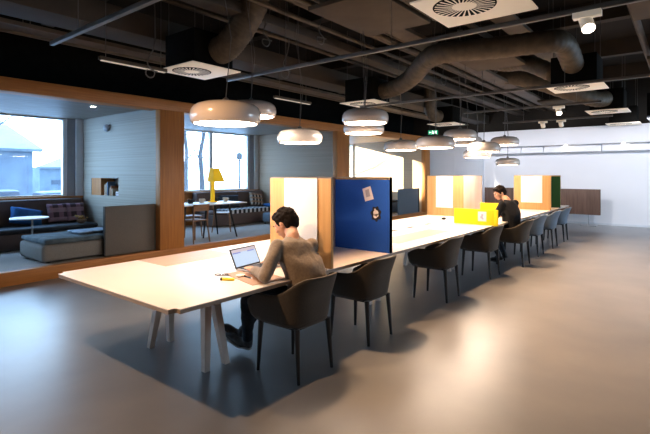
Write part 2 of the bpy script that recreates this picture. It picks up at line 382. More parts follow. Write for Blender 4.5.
# ------------------------------------------------------------------ shell armchairs
def make_chair():
    t = thing('shell_armchair', '', 'chair', (0, 0, 0), 'shell armchairs along the bench table')
    # outline: u in [-1,1] from left arm tip round the back to right arm tip
    NU, NV = 44, 12
    def outline(u, v):
        # v 0 bottom .. 1 top ; width and depth grow upwards
        W = .240 + .052 * (v ** .7); Fd = .262 + .020 * v; Bk = .225 + .060 * v
        s_ = abs(u); sg = 1 if u >= 0 else -1
        # piecewise: back straight-ish (s<.3), corner (.3-.55), side (.55-1)
        a = .62  # angle-based superellipse for the back half, straight side for arms
        if s_ < a:
            th = s_ / a * PI / 2
            n = 2.9
            x = W * (math.sin(th) ** (2 / n)); y = -Bk * (max(math.cos(th), 0) ** (2 / n)) if th < PI / 2 else 0
            y = y + .0
        else:
            k = (s_ - a) / (1 - a); x = W * (1 - .06 * k * k); y = Fd * k
        return sg * x, y
    def top(u):
        s_ = abs(u)
        k = min(1, max(0, (s_ - .18) / .50)); k = k * k * (3 - 2 * k)
        h = .785 - .145 * k
        if s_ > .8: h -= .05 * ((s_ - .8) / .2) ** 2
        return h
    def bot(u): return .415
    outer, inner = [], []
    for j in range(NV + 1):
        v = j / NV; ro, ri = [], []
        for i in range(NU + 1):
            u = -1 + 2 * i / NU
            # round the arm tips
            uu = u
            x, y = outline(uu, v)
            h0, h1 = bot(u), top(u)
            z = h0 + (h1 - h0) * v
            if abs(u) > .9: y -= .05 * (1 - math.sqrt(max(0, 1 - (2 * abs(v - .5)) ** 3)))
            lean = -.05 * max(0, (z - .6) / .2) * max(0, 1 - abs(u) * 1.6)
            y += lean
            p = V((x, y, z)); c = V((0, max(y, 0) if abs(u) > .62 else 0, z))
            n = (p - c); n.z = 0; n.normalize() if n.length > 0 else None
            ro.append(p); ri.append(p - n * .024)
        outer.append(ro); inner.append(ri)
    mb = MB(); bm = mb.bm
    VO = [[bm.verts.new(p) for p in r] for r in outer]; VI = [[bm.verts.new(p) for p in r] for r in inner]
    for j in range(NV):
        for i in range(NU):
            bm.faces.new((VO[j][i], VO[j][i + 1], VO[j + 1][i + 1], VO[j + 1][i])); bm.faces.new((VI[j][i], VI[j + 1][i], VI[j + 1][i + 1], VI[j][i + 1]))
    for i in range(NU):
        bm.faces.new((VO[NV][i], VO[NV][i + 1], VI[NV][i + 1], VI[NV][i])); bm.faces.new((VO[0][i], VI[0][i], VI[0][i + 1], VO[0][i + 1]))
    for j in range(NV):
        for i in (0, NU): bm.faces.new((VO[j][i], VO[j + 1][i], VI[j + 1][i], VI[j][i]))
    o = mb.build('backrest_shell', 'fab', t, smooth=True, world=False)
    # seat cushion: follows the outline
    rings = []
    for z, s_ in ((.405, .80), (.395, .90), (.41, .99), (.44, 1.0), (.462, .95), (.472, .80)):
        r = []
        for i in range(NU + 1):
            u = -1 + 2 * i / NU; x, y = outline(u, .12); r.append(V((x * s_ * .93, (y - .01) * s_ * .95, z)))
        rings.append(r)
    MB().ring_loft(rings).build('seat', 'fab', t, smooth=True, world=False)
    fr = MB(); fr.box(-.185, .185, -.185, -.165, .385, .405); fr.box(-.185, .185, .175, .195, .385, .405); fr.box(-.19, -.165, -.18, .19, .385, .405); fr.box(.165, .19, -.18, .19, .385, .405)
    fr.build('seat_frame', 'black', t, world=False)
    for sx in (-1, 1):
        for fx, fy, tx, ty in ((.205, .215, .190, .195), (.200, -.215, .185, -.185)):
            MB().tube([(sx * fx, fy, 0), (sx * tx, ty, .40)], [.0125, .0225], 10).build('leg', 'black', t, world=False)
    return t
proto = make_chair()
CH = [(2.71, 2.46, 0, 'dark brown shell armchair with the man in the sweater seated on it', 0),
      (3.67, 2.47, 0, 'empty dark brown shell armchair before the blue divider panel', 0),
      (5.41, 2.49, .03, 'empty dark shell armchair, first beyond the blue divider', 0),
      (7.00, 2.49, -.02, 'empty dark shell armchair in front of the yellow desk screen', 0),
      (8.22, 2.36, 0, 'dark shell armchair with the man in the black tee seated on it', 0),
      (9.38, 2.40, 0, 'shell armchair with sky light in its blue grey colour, right behind the man in the black tee', 1),
      (10.62, 2.41, 0, 'shell armchair with sky light in its blue grey colour, second last of the row', 1),
      (11.78, 2.42, 0, 'shell armchair with sky light in its blue grey colour at the far end of the row', 1)]
for i, (x, y, r, lb, bl) in enumerate(CH):
    if i == 0: c = proto; c.location = (x, y, 0); c['label'] = lb
    else:
        c = copy_tree(proto, (x, y, 0), r, lb, swap={'chair_fabric_brown': M['fab_sky']} if bl else None)

# ------------------------------------------------------------------ tall U-shaped desk dividers
def divider(name, label, xa, xb, y0, y1, back_y, inner, sgn, boards):
    t = thing('desk_divider', label, 'divider', ((xa + xb) / 2, (y0 + y1) / 2, TZ))
    zt = 1.52
    B(xa, xa + .035, y0, y1, TZ, zt, .002).build('side_panel', 'oak_panel', t)
    B(xb, xb + .035, y0, y1, TZ, zt, .002).build('side_panel', 'oak_panel', t)
    B(xa + .036, xb - .001, back_y, back_y + .035, TZ, zt, .002).build('back_panel', 'oak_pale', t)
    B(xb - .012, xb - .001, min(y0, y1) + .0, max(y0, y1) - .0, TZ, zt - .02).build('felt_lining', inner, t)
    B(xa + .036, xa + .046, min(y0, y1) + .01, max(y0, y1) - .01, TZ, zt - .02).build('felt_lining', inner, t)
    B(xb - .016, xb + .036, y0 - .004 * sgn, y0 - .014 * sgn if sgn < 0 else y0 - .004, TZ, zt).build('edge_strip', 'black', t) if inner == 'blue' else None
    B(xa - .004, xb + .036, y0 - .004, y1 + .004, zt, zt + .008).bm.free()
    cap = MB(); cap.box(xa - .002, xa + .037, y0, y1, zt, zt + .008); cap.box(xb - .014, xb + .037, y0, y1, zt, zt + .008); cap.box(xa + .037, xb - .014, back_y, back_y + .035, zt, zt + .008)
    cap.build('cap_strip', 'edge', t)
    for (b0, b1, z0) in boards:
        B(xa - .012, xa - .0005, b0, b1, z0, zt).build('white_board', 'white', t)
    return t
divider('d', 'tall oak desk divider with blue felt lining near the laptop', 3.10, 4.10, 2.40, 3.14, 3.104, 'blue', 1, [(2.545, 2.945, .88)])
divider('d', 'tall oak desk divider with dark green lining at far end of table', 11.20, 12.18, 2.40, 3.20, 3.164, 'green', 1, [(2.58, 3.04, .90)])
divider('d', 'tall oak desk divider on the window side of the table', 8.45, 9.45, 3.35, 4.09, 3.352, 'oak_pale', 1, [(3.55, 3.90, .90)])
# notes on the blue panel
n = thing('pinned_note', 'tilted pale note with faint print pinned high on blue felt', 'note', (4.085, 2.67, 1.35))
MB().poly([(4.086, 2.737, 1.40), (4.086, 2.635, 1.432), (4.086, 2.592, 1.295), (4.086, 2.70, 1.265)], (.0015, 0, 0)).build('sheet', 'paper', n)
MB().poly([(4.0845, 2.70, 1.385), (4.0845, 2.655, 1.400), (4.0845, 2.635, 1.325), (4.0845, 2.685, 1.310)], (.001, 0, 0)).build('printed_mark', 'ink', n)
n = thing('round_sticker', 'black round sticker with white figure on the blue felt', 'sticker', (4.085, 2.565, 1.14))
pts = []
for k in range(28):
    a = 2 * PI * k / 28; r = .070 + (.014 if k % 4 < 2 else 0) ; pts.append((4.086, 2.565 + math.cos(a) * r * .8, 1.14 + math.sin(a) * r))
MB().poly(pts, (.0015, 0, 0)).build('disc', 'stick', n)
mb = MB()
for cy, cz, r in ((2.565, 1.15, .032), (2.572, 1.115, .024), (2.550, 1.125, .018), (2.575, 1.185, .011)):
    mb.poly([(4.0845, cy + math.cos(2 * PI * k / 14) * r, cz + math.sin(2 * PI * k / 14) * r) for k in range(14)], (.001, 0, 0))
mb.build('white_figure', 'paper', n)

# yellow low desk screens
def yscreen(x, y0, y1, label, note=False):
    t = thing('desk_screen', label, 'screen', (x, (y0 + y1) / 2, TZ), 'yellow desk screens')
    B(x, x + .03, max(y0, TY0), y1, TZ, .99, .006).build('panel', 'yellow', t)
    if y0 < TY0: B(x, x + .03, y0, TY0 - .001, .64, .99, .006).build('overhang_panel', 'yellow', t)
    if note:
        B(x - .003, x - .0005, 2.51, 2.645, .80, .955).build('note', 'paper', t)
        mb = MB()
        for a, b, r in ((2.575, .90, .020), (2.585, .865, .024), (2.565, .84, .014)):
            mb.poly([(x - .004, a + math.cos(2 * PI * k / 12) * r, b + math.sin(2 * PI * k / 12) * r) for k in range(12)], (.0008, 0, 0))
        mb.build('faint_drawing', 'ink', t)
    return t
yscreen(7.30, 2.33, 3.05, 'yellow felt desk screen with a white note, nearer the camera', True)
yscreen(9.00, 2.66, 3.22, 'yellow felt desk screen behind the man in the black tee')

# ------------------------------------------------------------------ laptop and desk things
lap = thing('laptop', 'open silver laptop with lit screen under the man\'s hands', 'laptop', (2.70, 2.92, TZ))
A = V((2.545, 2.985, TZ + .016)); Bp = V((2.875, 3.035, TZ + .016)); ux = (Bp - A).normalized(); uy = V((-ux.y, ux.x, 0)) * -1; uz = V((0, 0, 1))
w = (Bp - A).length
def slab3(o, a, b, c, d0, name, m, parent):
    o = V(o); q = [o, o + a, o + a + b, o + b]
    MB().poly(q, c).build(name, m, parent)
slab3(A - uz * .014, ux * w, uy * .215, uz * .013, 0, 'base', 'alu', lap)
slab3(A + ux * .02 + uy * .02 + uz * .0, ux * (w - .04), uy * .105, uz * .0015, 0, 'keyboard', 'lid', lap)
slab3(A + ux * .11 + uy * .135, ux * .11, uy * .065, uz * .0012, 0, 'touchpad', 'alu', lap)
ld = (uz * .90 - uy * .42).normalized(); nrm = ux.cross(ld).normalized()
if nrm.dot(uy) < 0: nrm = -nrm
H_ = .172
l_ = MB().poly([A, A + ux * w, A + ux * w + ld * H_, A + ld * H_], -nrm * .007).build('lid', 'lid', lap)
slab3(A + ux * .010 + ld * .012 + nrm * .0006, ux * (w - .02), ld * (H_ - .022), nrm * .0008, 0, 'screen', 'scr', l_)
slab3(A + ux * .010 + ld * (H_ - .036) + nrm * .0018, ux * (w - .02), ld * .026, nrm * .0005, 0, 'screen_header', 'scrw', l_)
slab3(A + ux * .018 + ld * (H_ - .047) + nrm * .0018, ux * (.10), ld * .011, nrm * .0005, 0, 'screen_toolbar', 'scrb', l_)
slab3(A + ux * .21 + ld * (H_ - .047) + nrm * .0018, ux * (.09), ld * .011, nrm * .0005, 0, 'screen_toolbar', 'scrb', l_)

nb = MB().poly([(2.40, 2.96, TZ), (2.285, 2.50, TZ), (2.60, 2.455, TZ), (2.66, 2.76, TZ), (2.53, 2.79, TZ), (2.56, 2.95, TZ)], (0, 0, .004)).build('notebook', 'tan')
tag(nb, 'tan notebook folder lying under the laptop and forearm', 'notebook')
hl = thing('highlighter', 'yellow highlighter pen with a dark cap on the table', 'pen', (2.27, 2.765, TZ))
MB().tube([(2.25, 2.80, TZ + .011), (2.30, 2.72, TZ + .011)], .011, 10).build('barrel', 'yel2', hl)
MB().tube([(2.243, 2.811, TZ + .011), (2.25, 2.80, TZ + .011)], .0115, 10).build('cap', 'black', hl)
cup = MB().lathe([(.028, 0), (.036, .006), (.036, .012), (.02, .016), (0, .017)], (2.415, 2.785, TZ + .004), 20).build('eraser_disc', 'cream')
tag(cup, 'round cream coaster disc lying beside the man\'s left hand', 'coaster')
pn = thing('ballpoint_pen', 'dark pen lying on the tan notebook', 'pen', (2.43, 2.72, TZ + .004))
MB().tube([(2.435, 2.765, TZ + .010), (2.415, 2.655, TZ + .010)], .006, 8).build('barrel', 'black', pn)
MB().tube([(2.415, 2.655, TZ + .010), (2.4135, 2.643, TZ + .010)], [.005, .001], 8).build('tip', 'alu', pn)
gl = thing('eyeglasses', 'folded wire eyeglasses lying left of the laptop', 'glasses', (2.36, 2.95, TZ))
for cx, cy in ((2.345, 2.975), (2.385, 2.93)):
    MB().tube([(cx + .024 * math.cos(a * PI / 8), cy + .024 * math.sin(a * PI / 8), TZ + .006 ) for a in range(17)], .0025, 6).build('rim', 'black', gl)
MB().tube([(2.325, 2.96, TZ + .004), (2.40, 2.875, TZ + .004)], .0025, 6).build('temple', 'black', gl)
ms = thing('computer_mouse', 'small dark mouse lying on the table left of the yellow screen', 'mouse', (7.75, 3.43, TZ))
MB().ell((7.75, 3.43, TZ + .018), (.06, .035, .022)).build('body', 'black', ms)
MB().tube([(7.69, 3.43, TZ + .012), (7.60, 3.44, TZ + .004), (7.45, 3.40, TZ + .004), (7.35, 3.42, TZ + .004)], .003, 6).build('cord', 'black', ms)

# ------------------------------------------------------------------ people
def loft_torso(mb, secs, n=18, sub=5):
    """secs: (center, W half vector, D half vector)"""
    rings = []
    def cat(a, b, c, d, t): return .5 * ((2 * b) + (c - a) * t + (2 * a - 5 * b + 4 * c - d) * t * t + (3 * b - a - 3 * c + d) * t ** 3)
    S = [[V(x) for x in s_] for s_ in secs]
    for i in range(len(S) - 1):
        a = S[max(0, i - 1)]; b = S[i]; c = S[i + 1]; d = S[min(len(S) - 1, i + 2)]
        for k in range(sub + (1 if i == len(S) - 2 else 0)):
            t = k / sub
            ce, w_, d_ = [cat(a[j], b[j], c[j], d[j], t) for j in range(3)]
            rings.append([ce + w_ * math.cos(2 * PI * q / n) + d_ * math.sin(2 * PI * q / n) for q in range(n)])
    mb.ring_loft(rings)
def limb(mb, pts, rad, n=4):
    for i in range(len(pts) - 1):
        a, b = V(pts[i]), V(pts[i + 1]); r0, r1 = rad[i], rad[i + 1]
        mb.tube([a.lerp(b, k / n) for k in range(n + 1)], [r0 + (r1 - r0) * k / n for k in range(n + 1)], 14)
    for p, r in zip(pts, rad): mb.ell(p, (r, r, r), seg=14)
def hand(mb, wrist, fwd, side, up, thumb, curl=.5, s=1.0):
    """palm + five separate bent fingers; side points to the little finger... thumb on -side"""
    w_, f, sd, u = V(wrist), V(fwd).normalized(), V(side).normalized(), V(up).normalized()
    loft_torso(mb, [(w_, sd * .026, u * .020), (w_ + f * .03, sd * .034, u * .017), (w_ + f * .065, sd * .041, u * .015), (w_ + f * .092, sd * .039, u * .012)], 12, 3)
    ln = (.070, .080, .074, .058); of = (-.030, -.010, .011, .031)
    for k in range(4):
        b0 = w_ + f * (.085 - .004 * abs(k - 1)) + sd * of[k]
        sp = sd * (of[k] * .35)
        L_ = ln[k]
        p1 = b0 + (f + sp * 4).normalized() * L_ * .45 + u * .010
        p2 = p1 + (f * math.cos(curl) - u * math.sin(curl) + sp * 2).normalized() * L_ * .32
        p3 = p2 + (f * math.cos(curl * 2) - u * math.sin(curl * 2)).normalized() * L_ * .26
        limb(mb, [b0, p1, p2, p3], [.0092, .0085, .0078, .0068], 2)
    b0 = w_ + f * .028 - sd * .026 * 1
    limb(mb, [b0, b0 + (f * .5 - sd * .8).normalized() * .030 - u * .005, b0 + (f * .5 - sd * .8).normalized() * .030 + (f * .9 - sd * .25).normalized() * .032 - u * .010,
              b0 + (f * .5 - sd * .8).normalized() * .030 + (f * .9 - sd * .1).normalized() * .055 - u * .016], [.013, .0110, .0095, .0080], 2)

def head(t, ce, yaw, pitch, roll=0, hairstyle=0):
    """face points to local +Y; ce = centre of the head"""
    Rm = Matrix.Rotation(yaw, 3, 'Z') @ Matrix.Rotation(pitch, 3, 'X') @ Matrix.Rotation(roll, 3, 'Y')
    ce = V(ce)
    P = lambda x, y, z: ce + Rm @ V((x, y, z))
    def bone(mb):
        mb.ell(P(0, -.012, .028), (.076, .096, .088), Rm, 20)      # cranium
        mb.ell(P(0, .030, -.010), (.064, .066, .085), Rm, 16)       # face
        mb.ell(P(0, .046, -.070), (.040, .044, .036), Rm, 14)       # jaw / chin
        mb.ell(P(0, .020, -.060), (.052, .060, .036), Rm, 14)
        mb.ell(P(0, .086, .028), (.044, .016, .014), Rm, 12)        # brow
        mb.ell(P(0, .100, -.008), (.011, .018, .026), Rm, 10)       # nose
        mb.ell(P(0, .108, -.022), (.016, .014, .011), Rm, 10)
        mb.ell(P(0, .090, -.052), (.024, .012, .012), Rm, 10)       # lips mound
        for s_ in (-1, 1):
            mb.ell(P(s_ * .040, .066, -.018), (.022, .020, .018), Rm, 10)
            mb.ell(P(s_ * .079, -.004, -.006), (.010, .020, .031), Rm, 12)   # ear
            mb.ell(P(s_ * .084, .002, .008), (.008, .014, .016), Rm, 10)
    def extras(body):
        for s_ in (-1, 1):
            MB().ell(P(s_ * .029, .0815, .008), (.013, .009, .0075), Rm, 12).build('eye', 'eye', body)
            MB().ell(P(s_ * .029, .0895, .008), (.005, .002, .005), Rm, 10).build('iris', 'black', body)
            MB().ell(P(s_ * .029, .0955, .030), (.017, .006, .004), Rm, 10).build('eyebrow', 'hair', body)
        MB().ell(P(0, .1005, -.052), (.019, .0045, .006), Rm, 12).build('lips', 'lip', body)
    hb = MB()
    hb.ell(P(0, -.024, .045), (.088, .100, .090), Rm, 20)
    hb.ell(P(0, -.055, .010), (.080, .072, .085), Rm, 16)
    hb.ell(P(0, -.062, -.035), (.060, .048, .045), Rm, 16)
    hb.ell(P(0, .042, .092), (.064, .046, .034), Rm, 14)
    rnd = random.Random(5 + hairstyle)
    for k in range(60 if hairstyle else 44):
        a = rnd.uniform(0, 2 * PI); e = rnd.uniform(.15, 1.4)
        d = V((math.cos(a) * math.cos(e) * .083, math.sin(a) * math.cos(e) * .096 - .018, math.sin(e) * .092 + .045))
        hb.ell(P(*d), (.016, .022, .009), Rm @ Matrix.Rotation(a, 3, 'Z'), 8)
    for s_ in (-1, 1):
        hb.ell(P(s_ * .074, .022, .030), (.012, .018, .034), Rm, 10)   # sideburn
        hb.ell(P(s_ * .072, -.045, -.010), (.016, .026, .050), Rm, 10)
    return bone, extras, hb, P, Rm

def person(label, P_):
    t = thing('person', label, 'person', P_['root'])
    hc = V(P_['head']); bone, extras, hb, HP, Rm = head(t, hc, P_['yaw'], P_['pitch'], P_.get('roll', 0), P_.get('hair', 0))
    shL, shR, pel, chest = V(P_['shL']), V(P_['shR']), V(P_['pelvis']), V(P_['chest'])
    acr = (shR - shL).normalized(); sc = (shL + shR) / 2
    waist = V(P_['waist'])
    neck = sc + V((0, -.0, .045)) + V(P_.get('neck', (0, 0, 0)))
    fw = V((-acr.y, acr.x, 0)).normalized()
    def torso(mb, g):
        pw = V((1, 0, 0)); pf = V((0, 1, 0))
        loft_torso(mb, [(pel - V((0, 0, .07)), pw * (.155 + g), pf * (.115 + g)), (pel + V((0, 0, .03)), pw * (.168 + g), pf * (.125 + g)),
                        (waist, acr * (.165 + g), fw * (.125 + g)), (chest, acr * (.185 + g), fw * (.132 + g)),
                        (sc + V((0, 0, -.055)), acr * (.200 + g), fw * (.114 + g)), (sc + V((0, 0, .016)), acr * (.150 + g), fw * (.078 + g)), (sc + V((0, .008, .048)), acr * (.088 + g), fw * (.066 + g)), (neck + V((0, 0, .030)), acr * (.06 + g * .6), fw * (.055 + g * .6))])
    mb = MB(); torso(mb, -.012); bone(mb)
    limb(mb, [sc + V((0, 0, 0)), neck + V((0, 0, .03)), HP(0, -.022, -.045)], [.060, .056, .054])
    for s_ in ('L', 'R'):
        sh, el, wr = V(P_['sh' + s_]), V(P_['el' + s_]), V(P_['wr' + s_])
        limb(mb, [sh, el, wr], [.045, .037, .025])
        d = V(P_['hd' + s_]); sgn = 1 if s_ == 'R' else -1
        hand(mb, wr, d, V((d.y, -d.x, 0)) * sgn, P_.get('hup', (0, 0, 1)), 0, P_.get('curl', .45))
        hip, kn, an = V(P_['hip' + s_]), V(P_['kn' + s_]), V(P_['an' + s_])
        limb(mb, [hip, kn, an], [.070, .048, .032])
        toe = V(P_['toe' + s_]); limb(mb, [an, an.lerp(toe, .45) - V((0, 0, .03)), an.lerp(toe, .8) - V((0, 0, .018))], [.030, .018, .012])
    body = mb.build('body', 'skin', t, smooth=True, remesh=.0065)
    extras(body)
    hb.build('hair', 'hair', t, smooth=True, remesh=.006, disp=(.012, .02))
    # clothes
    mb = MB(); torso(mb, .006)
    for s_ in ('L', 'R'):
        sh, el, wr = V(P_['sh' + s_]), V(P_['el' + s_]), V(P_['wr' + s_])
        q = P_['sleeve']
        mid = sh.lerp(el, .5)
        if q >= 1: limb(mb, [sh, mid, el, el.lerp(wr, .5), wr.lerp(el, .08)], [.060, .056, .050, .042, .034])
        else: limb(mb, [sh, sh.lerp(el, q)], [.062, .058])
    limb(mb, [sc + V((0, 0, -.02)), neck + V((0, 0, .008))], [.075, .062])
    mb.build('sweater' if P_['sleeve'] >= 1 else 'tee_shirt', P_['topmat'], t, smooth=True, remesh=.010, disp=(.016, .09))
    if P_.get('hem'):
        mb = MB(); loft_torso(mb, [(pel + V((0, -.01, -.035)), V((.180, 0, 0)), V((0, .137, 0))), (pel + V((0, -.005, .05)), V((.182, 0, 0)), V((0, .139, 0)))])
        mb.build('shirt_hem', 'shirt', t, smooth=True)
    mb = MB()
    loft_torso(mb, [(pel - V((0, 0, .085)), V((.165, 0, 0)), V((0, .125, 0))), (pel + V((0, 0, -.03)), V((.180, 0, 0)), V((0, .135, 0))), (pel + V((0, 0, .02)), V((.172, 0, 0)), V((0, .13, 0)))])
    for s_ in ('L', 'R'):
        hip, kn, an = V(P_['hip' + s_]), V(P_['kn' + s_]), V(P_['an' + s_])
        limb(mb, [hip, hip.lerp(kn, .5), kn, kn.lerp(an, .45), an.lerp(kn, .10)], [.088, .078, .064, .056, .046])
    mb.build('trousers', 'jean', t, smooth=True, remesh=.011, disp=(.014, .08))
    for s_ in ('L', 'R'):
        an, toe = V(P_['an' + s_]), V(P_['toe' + s_]); d = (toe - an).normalized(); up = d.cross(V((d.y, -d.x, 0)).normalized()).normalized()
        if up.z < 0: up = -up
        sd = d.cross(up).normalized(); heel = an - d * .035 - up * .045
        mb = MB(); loft_torso(mb, [(heel + up * .02, sd * .030, up * .034), (heel + d * .05 + up * .03, sd * .038, up * .048), (an + d * .07 - up * .030, sd * .041, up * .040), (toe - d * .04 - up * .005, sd * .046, up * .028), (toe + d * .015 - up * .01, sd * .028, up * .016)], 14, 4)
        limb(mb, [an - up * .01, an + up * .025], [.046, .046])
        sh_ = mb.build('shoe', P_['shoemat'], t, smooth=True)
        mb = MB(); b = heel - up * .018
        loft_torso(mb, [(b, sd * .030, up * .010), (b + d * .06, sd * .037, up * .010), (an + d * .08 - up * .070, sd * .042, up * .010), (toe - d * .03 - up * .035, sd * .047, up * .010), (toe + d * .02 - up * .026, sd * .027, up * .008)], 12, 4)
        mb.build('sole', P_['solemat'], sh_, smooth=True)
    return t
person('man in taupe sweater seated at the laptop, seen from behind', dict(
    root=(2.72, 2.45, .0), head=(2.805, 2.655, 1.138), yaw=math.radians(16), pitch=math.radians(-30), hair=0,
    shL=(2.590, 2.545, .985), shR=(2.900, 2.445, .968), chest=(2.765, 2.440, .84), waist=(2.765, 2.375, .665), pelvis=(2.73, 2.385, .545), neck=(.01, .035, -.005),
    elL=(2.385, 2.470, .795), wrL=(2.490, 2.715, .795), hdL=(.42, .9, -.07),
    elR=(3.00, 2.66, .82), wrR=(2.86, 2.80, .795), hdR=(-.38, .92, -.07),
    hipL=(2.64, 2.42, .53), knL=(2.53, 2.82, .520), anL=(2.695, 3.01, .10), toeL=(2.655, 3.23, .125),
    hipR=(2.82, 2.42, .53), knR=(2.80, 2.88, .545), anR=(2.76, 3.14, .125), toeR=(2.70, 3.35, .165),
    sleeve=1, topmat='sweat', shoemat='shoe', solemat='sole', hem=True, curl=.35))
person('man in black tee bent over the table by the yellow screens', dict(
    root=(8.22, 2.4, .0), head=(8.25, 2.60, 1.218), yaw=math.radians(48), pitch=math.radians(-22), hair=1,
    shL=(8.07, 2.50, 1.035), shR=(8.41, 2.38, 1.040), chest=(8.24, 2.40, .87), waist=(8.21, 2.39, .68), pelvis=(8.20, 2.37, .545), neck=(0, .03, -.01),
    elL=(7.99, 2.60, .80), wrL=(8.06, 2.93, .785), hdL=(.35, .93, -.12),
    elR=(8.50, 2.66, .80), wrR=(8.38, 2.90, .785), hdR=(-.4, .9, -.12),
    hipL=(8.12, 2.40, .53), knL=(8.03, 2.74, .565), anL=(8.10, 2.56, .13), toeL=(8.07, 2.72, .060),
    hipR=(8.29, 2.40, .53), knR=(8.40, 2.74, .565), anR=(8.36, 2.56, .13), toeR=(8.40, 2.72, .060),
    sleeve=.85, topmat='tee', shoemat='black', solemat='black', curl=.4))

# ------------------------------------------------------------------ pendant lamps
def make_pendant():
    t = thing('pendant_lamp', '', 'lamp', (0, 0, 0), 'dome pendant lamps over the bench table')
    prof = [(.262, .012), (.276, .0), (.287, .012), (.298, .045), (.300, .075), (.294, .110), (.278, .140), (.245, .165), (.195, .180), (.12, .188), (.03, .191), (0, .191)]
    MB().lathe(prof, seg=48).build('shade', 'shade', t, smooth=True, world=False)
    MB().lathe([(0, .004), (.262, .004), (.262, .011), (0, .011)], seg=40).build('diffuser', 'glow', t, smooth=False, world=False)
    MB().lathe([(.028, .19), (.028, .215), (.01, .23), (0, .23)], seg=16).build('cable_grip', 'track', t, world=False)
    return t
PL = [(2.52, 3.09, 1.985, 'large looking dome pendant, nearest, above near end of the table'),
      (3.71, 4.08, 2.24, 'dome pendant half hidden behind the nearest one'),
      (4.54, 4.04, 1.97, 'dome pendant hanging alone in front of the grey wood wall'),
      (4.92, 3.25, 2.21, 'dome pendant above the blue divider, upper of an overlapping pair'),
      (5.56, 3.70, 2.15, 'dome pendant tucked beneath another above the blue divider'),
      (7.22, 4.01, 1.98, 'dome pendant before the sunlit wall patch'),
      (6.60, 3.06, 1.96, 'dome pendant hanging directly below the green exit sign'),
      (8.08, 3.26, 2.19, 'dome pendant just right of the green exit sign'),
      (9.20, 3.56, 2.15, 'dome pendant mostly hidden under the one right of exit sign'),
      (8.53, 2.98, 1.97, 'dome pendant above the head of the man in black'),
      (10.02, 3.65, 1.92, 'dome pendant peeking out lower left behind another, over yellow screen'),
      (10.40, 3.17, 2.20, 'dome pendant near the bulkhead, upper of the two furthest'),
      (12.25, 3.66, 1.79, 'lowest and furthest dome pendant against the white back wall')]
pp = make_pendant(); first = True
for i, (x, y, z, lb) in enumerate(PL):
    if i == 0: p = pp; p.location = (x, y, z); p['label'] = lb
    else: p = copy_tree(pp, (x, y, z), 0, lb)
    L_ = 3.98 - z; sw = .02 if i else .06
    MB().tube([(0, 0, .225), (sw, 0, .225 + (L_ - .225) * .3), (-sw, .02, .225 + (L_ - .225) * .65), (0, 0, L_)], .004, 6).build('cable', 'track', p, world=False)
    MB().lathe([(.05, L_), (.05, L_ + .03), (.008, L_ + .04), (.008, ZC - z), (0, ZC - z)], seg=12).build('canopy', 'track', p, world=False)

# ------------------------------------------------------------------ ceiling services
def make_diffuser():
    t = thing('ceiling_diffuser', '', 'air vent', (0, 0, 0), 'square swirl air diffusers')
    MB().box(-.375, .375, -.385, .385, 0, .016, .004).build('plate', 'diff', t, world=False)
    cx_, cy_ = -.07, .06
    MB().lathe([(0, -.004), (.235, -.004), (.245, -.001), (0, -.0005)], (cx_, cy_, 0), seg=48).build('swirl_ring', 'blackm', t, world=False)
    mb = MB()
    for k in range(28):
        a = 2 * PI * k / 28; d = V((math.cos(a), math.sin(a), 0)); n_ = V((-d.y, d.x, 0)); q = V((math.cos(a + .16), math.sin(a + .16), 0)); nq = V((-q.y, q.x, 0))
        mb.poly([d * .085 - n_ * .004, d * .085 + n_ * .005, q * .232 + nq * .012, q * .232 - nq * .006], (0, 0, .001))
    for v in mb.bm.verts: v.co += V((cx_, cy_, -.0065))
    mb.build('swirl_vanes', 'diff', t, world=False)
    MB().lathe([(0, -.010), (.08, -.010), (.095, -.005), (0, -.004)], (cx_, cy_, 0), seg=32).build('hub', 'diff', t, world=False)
    MB().box(-.30, .30, -.31, .31, .017, .45, .004).build('plenum_box', 'blackm', t, world=False)
    for sx in (-1, 1):
        for sy in (-1, 1):
            MB().tube([(sx * .27, sy * .28, .45), (sx * .27, sy * .28, 1.39)], .005, 6).build('hanger_rod', 'track', t, world=False)
    return t
DL = [(3.64, 5.00, 'square swirl diffuser with black box over the left side of the table'),
      (3.60, 1.33, 'large looking square swirl diffuser at the top edge of the picture'),
      (7.98, 1.34, 'square swirl diffuser with tall black box above right aisle'),
      (11.48, 1.33, 'square swirl diffuser second before the white bulkhead'),
      (14.60, 1.33, 'furthest square diffuser touching the white bulkhead'),
      (11.72, 5.12, 'square diffuser beside the green exit sign'),
      (7.34, 4.80, 'square diffuser above the overlapping pendant pair')]
dd = make_diffuser()
for i, (x, y, lb) in enumerate(DL):
    if i == 0: dd.location = (x, y, 2.9); dd['label'] = lb
    else: copy_tree(dd, (x, y, 2.9), 0, lb)
def smoothpath(pts, n=8):
    pts = [V(p) for p in pts]; out = []
    for i in range(len(pts) - 1):
        a = pts[max(0, i - 1)]; b = pts[i]; c = pts[i + 1]; d = pts[min(len(pts) - 1, i + 2)]
        for k in range(n):
            t = k / n; out.append(.5 * ((2 * b) + (c - a) * t + (2 * a - 5 * b + 4 * c - d) * t * t + (3 * b - a - 3 * c + d) * t ** 3))
    out.append(pts[-1]); return out
def flex(pts, r, label):
    p = smoothpath(pts, 14); rad = [r * (1 + .035 * math.cos(i * 2.1)) for i in range(len(p))]
    o = MB().tube(p, rad, 20).build('flexible_duct', 'duct', smooth=True)
    tag(o, label, 'duct'); return o
flex([(3.72, 4.685, 3.14), (3.72, 4.55, 3.16), (3.76, 4.42, 3.28), (3.82, 4.28, 3.48), (3.86, 4.14, 3.76), (3.88, 4.05, 4.28)], .17, 'thick brown flexible duct leaving the left diffuser box')
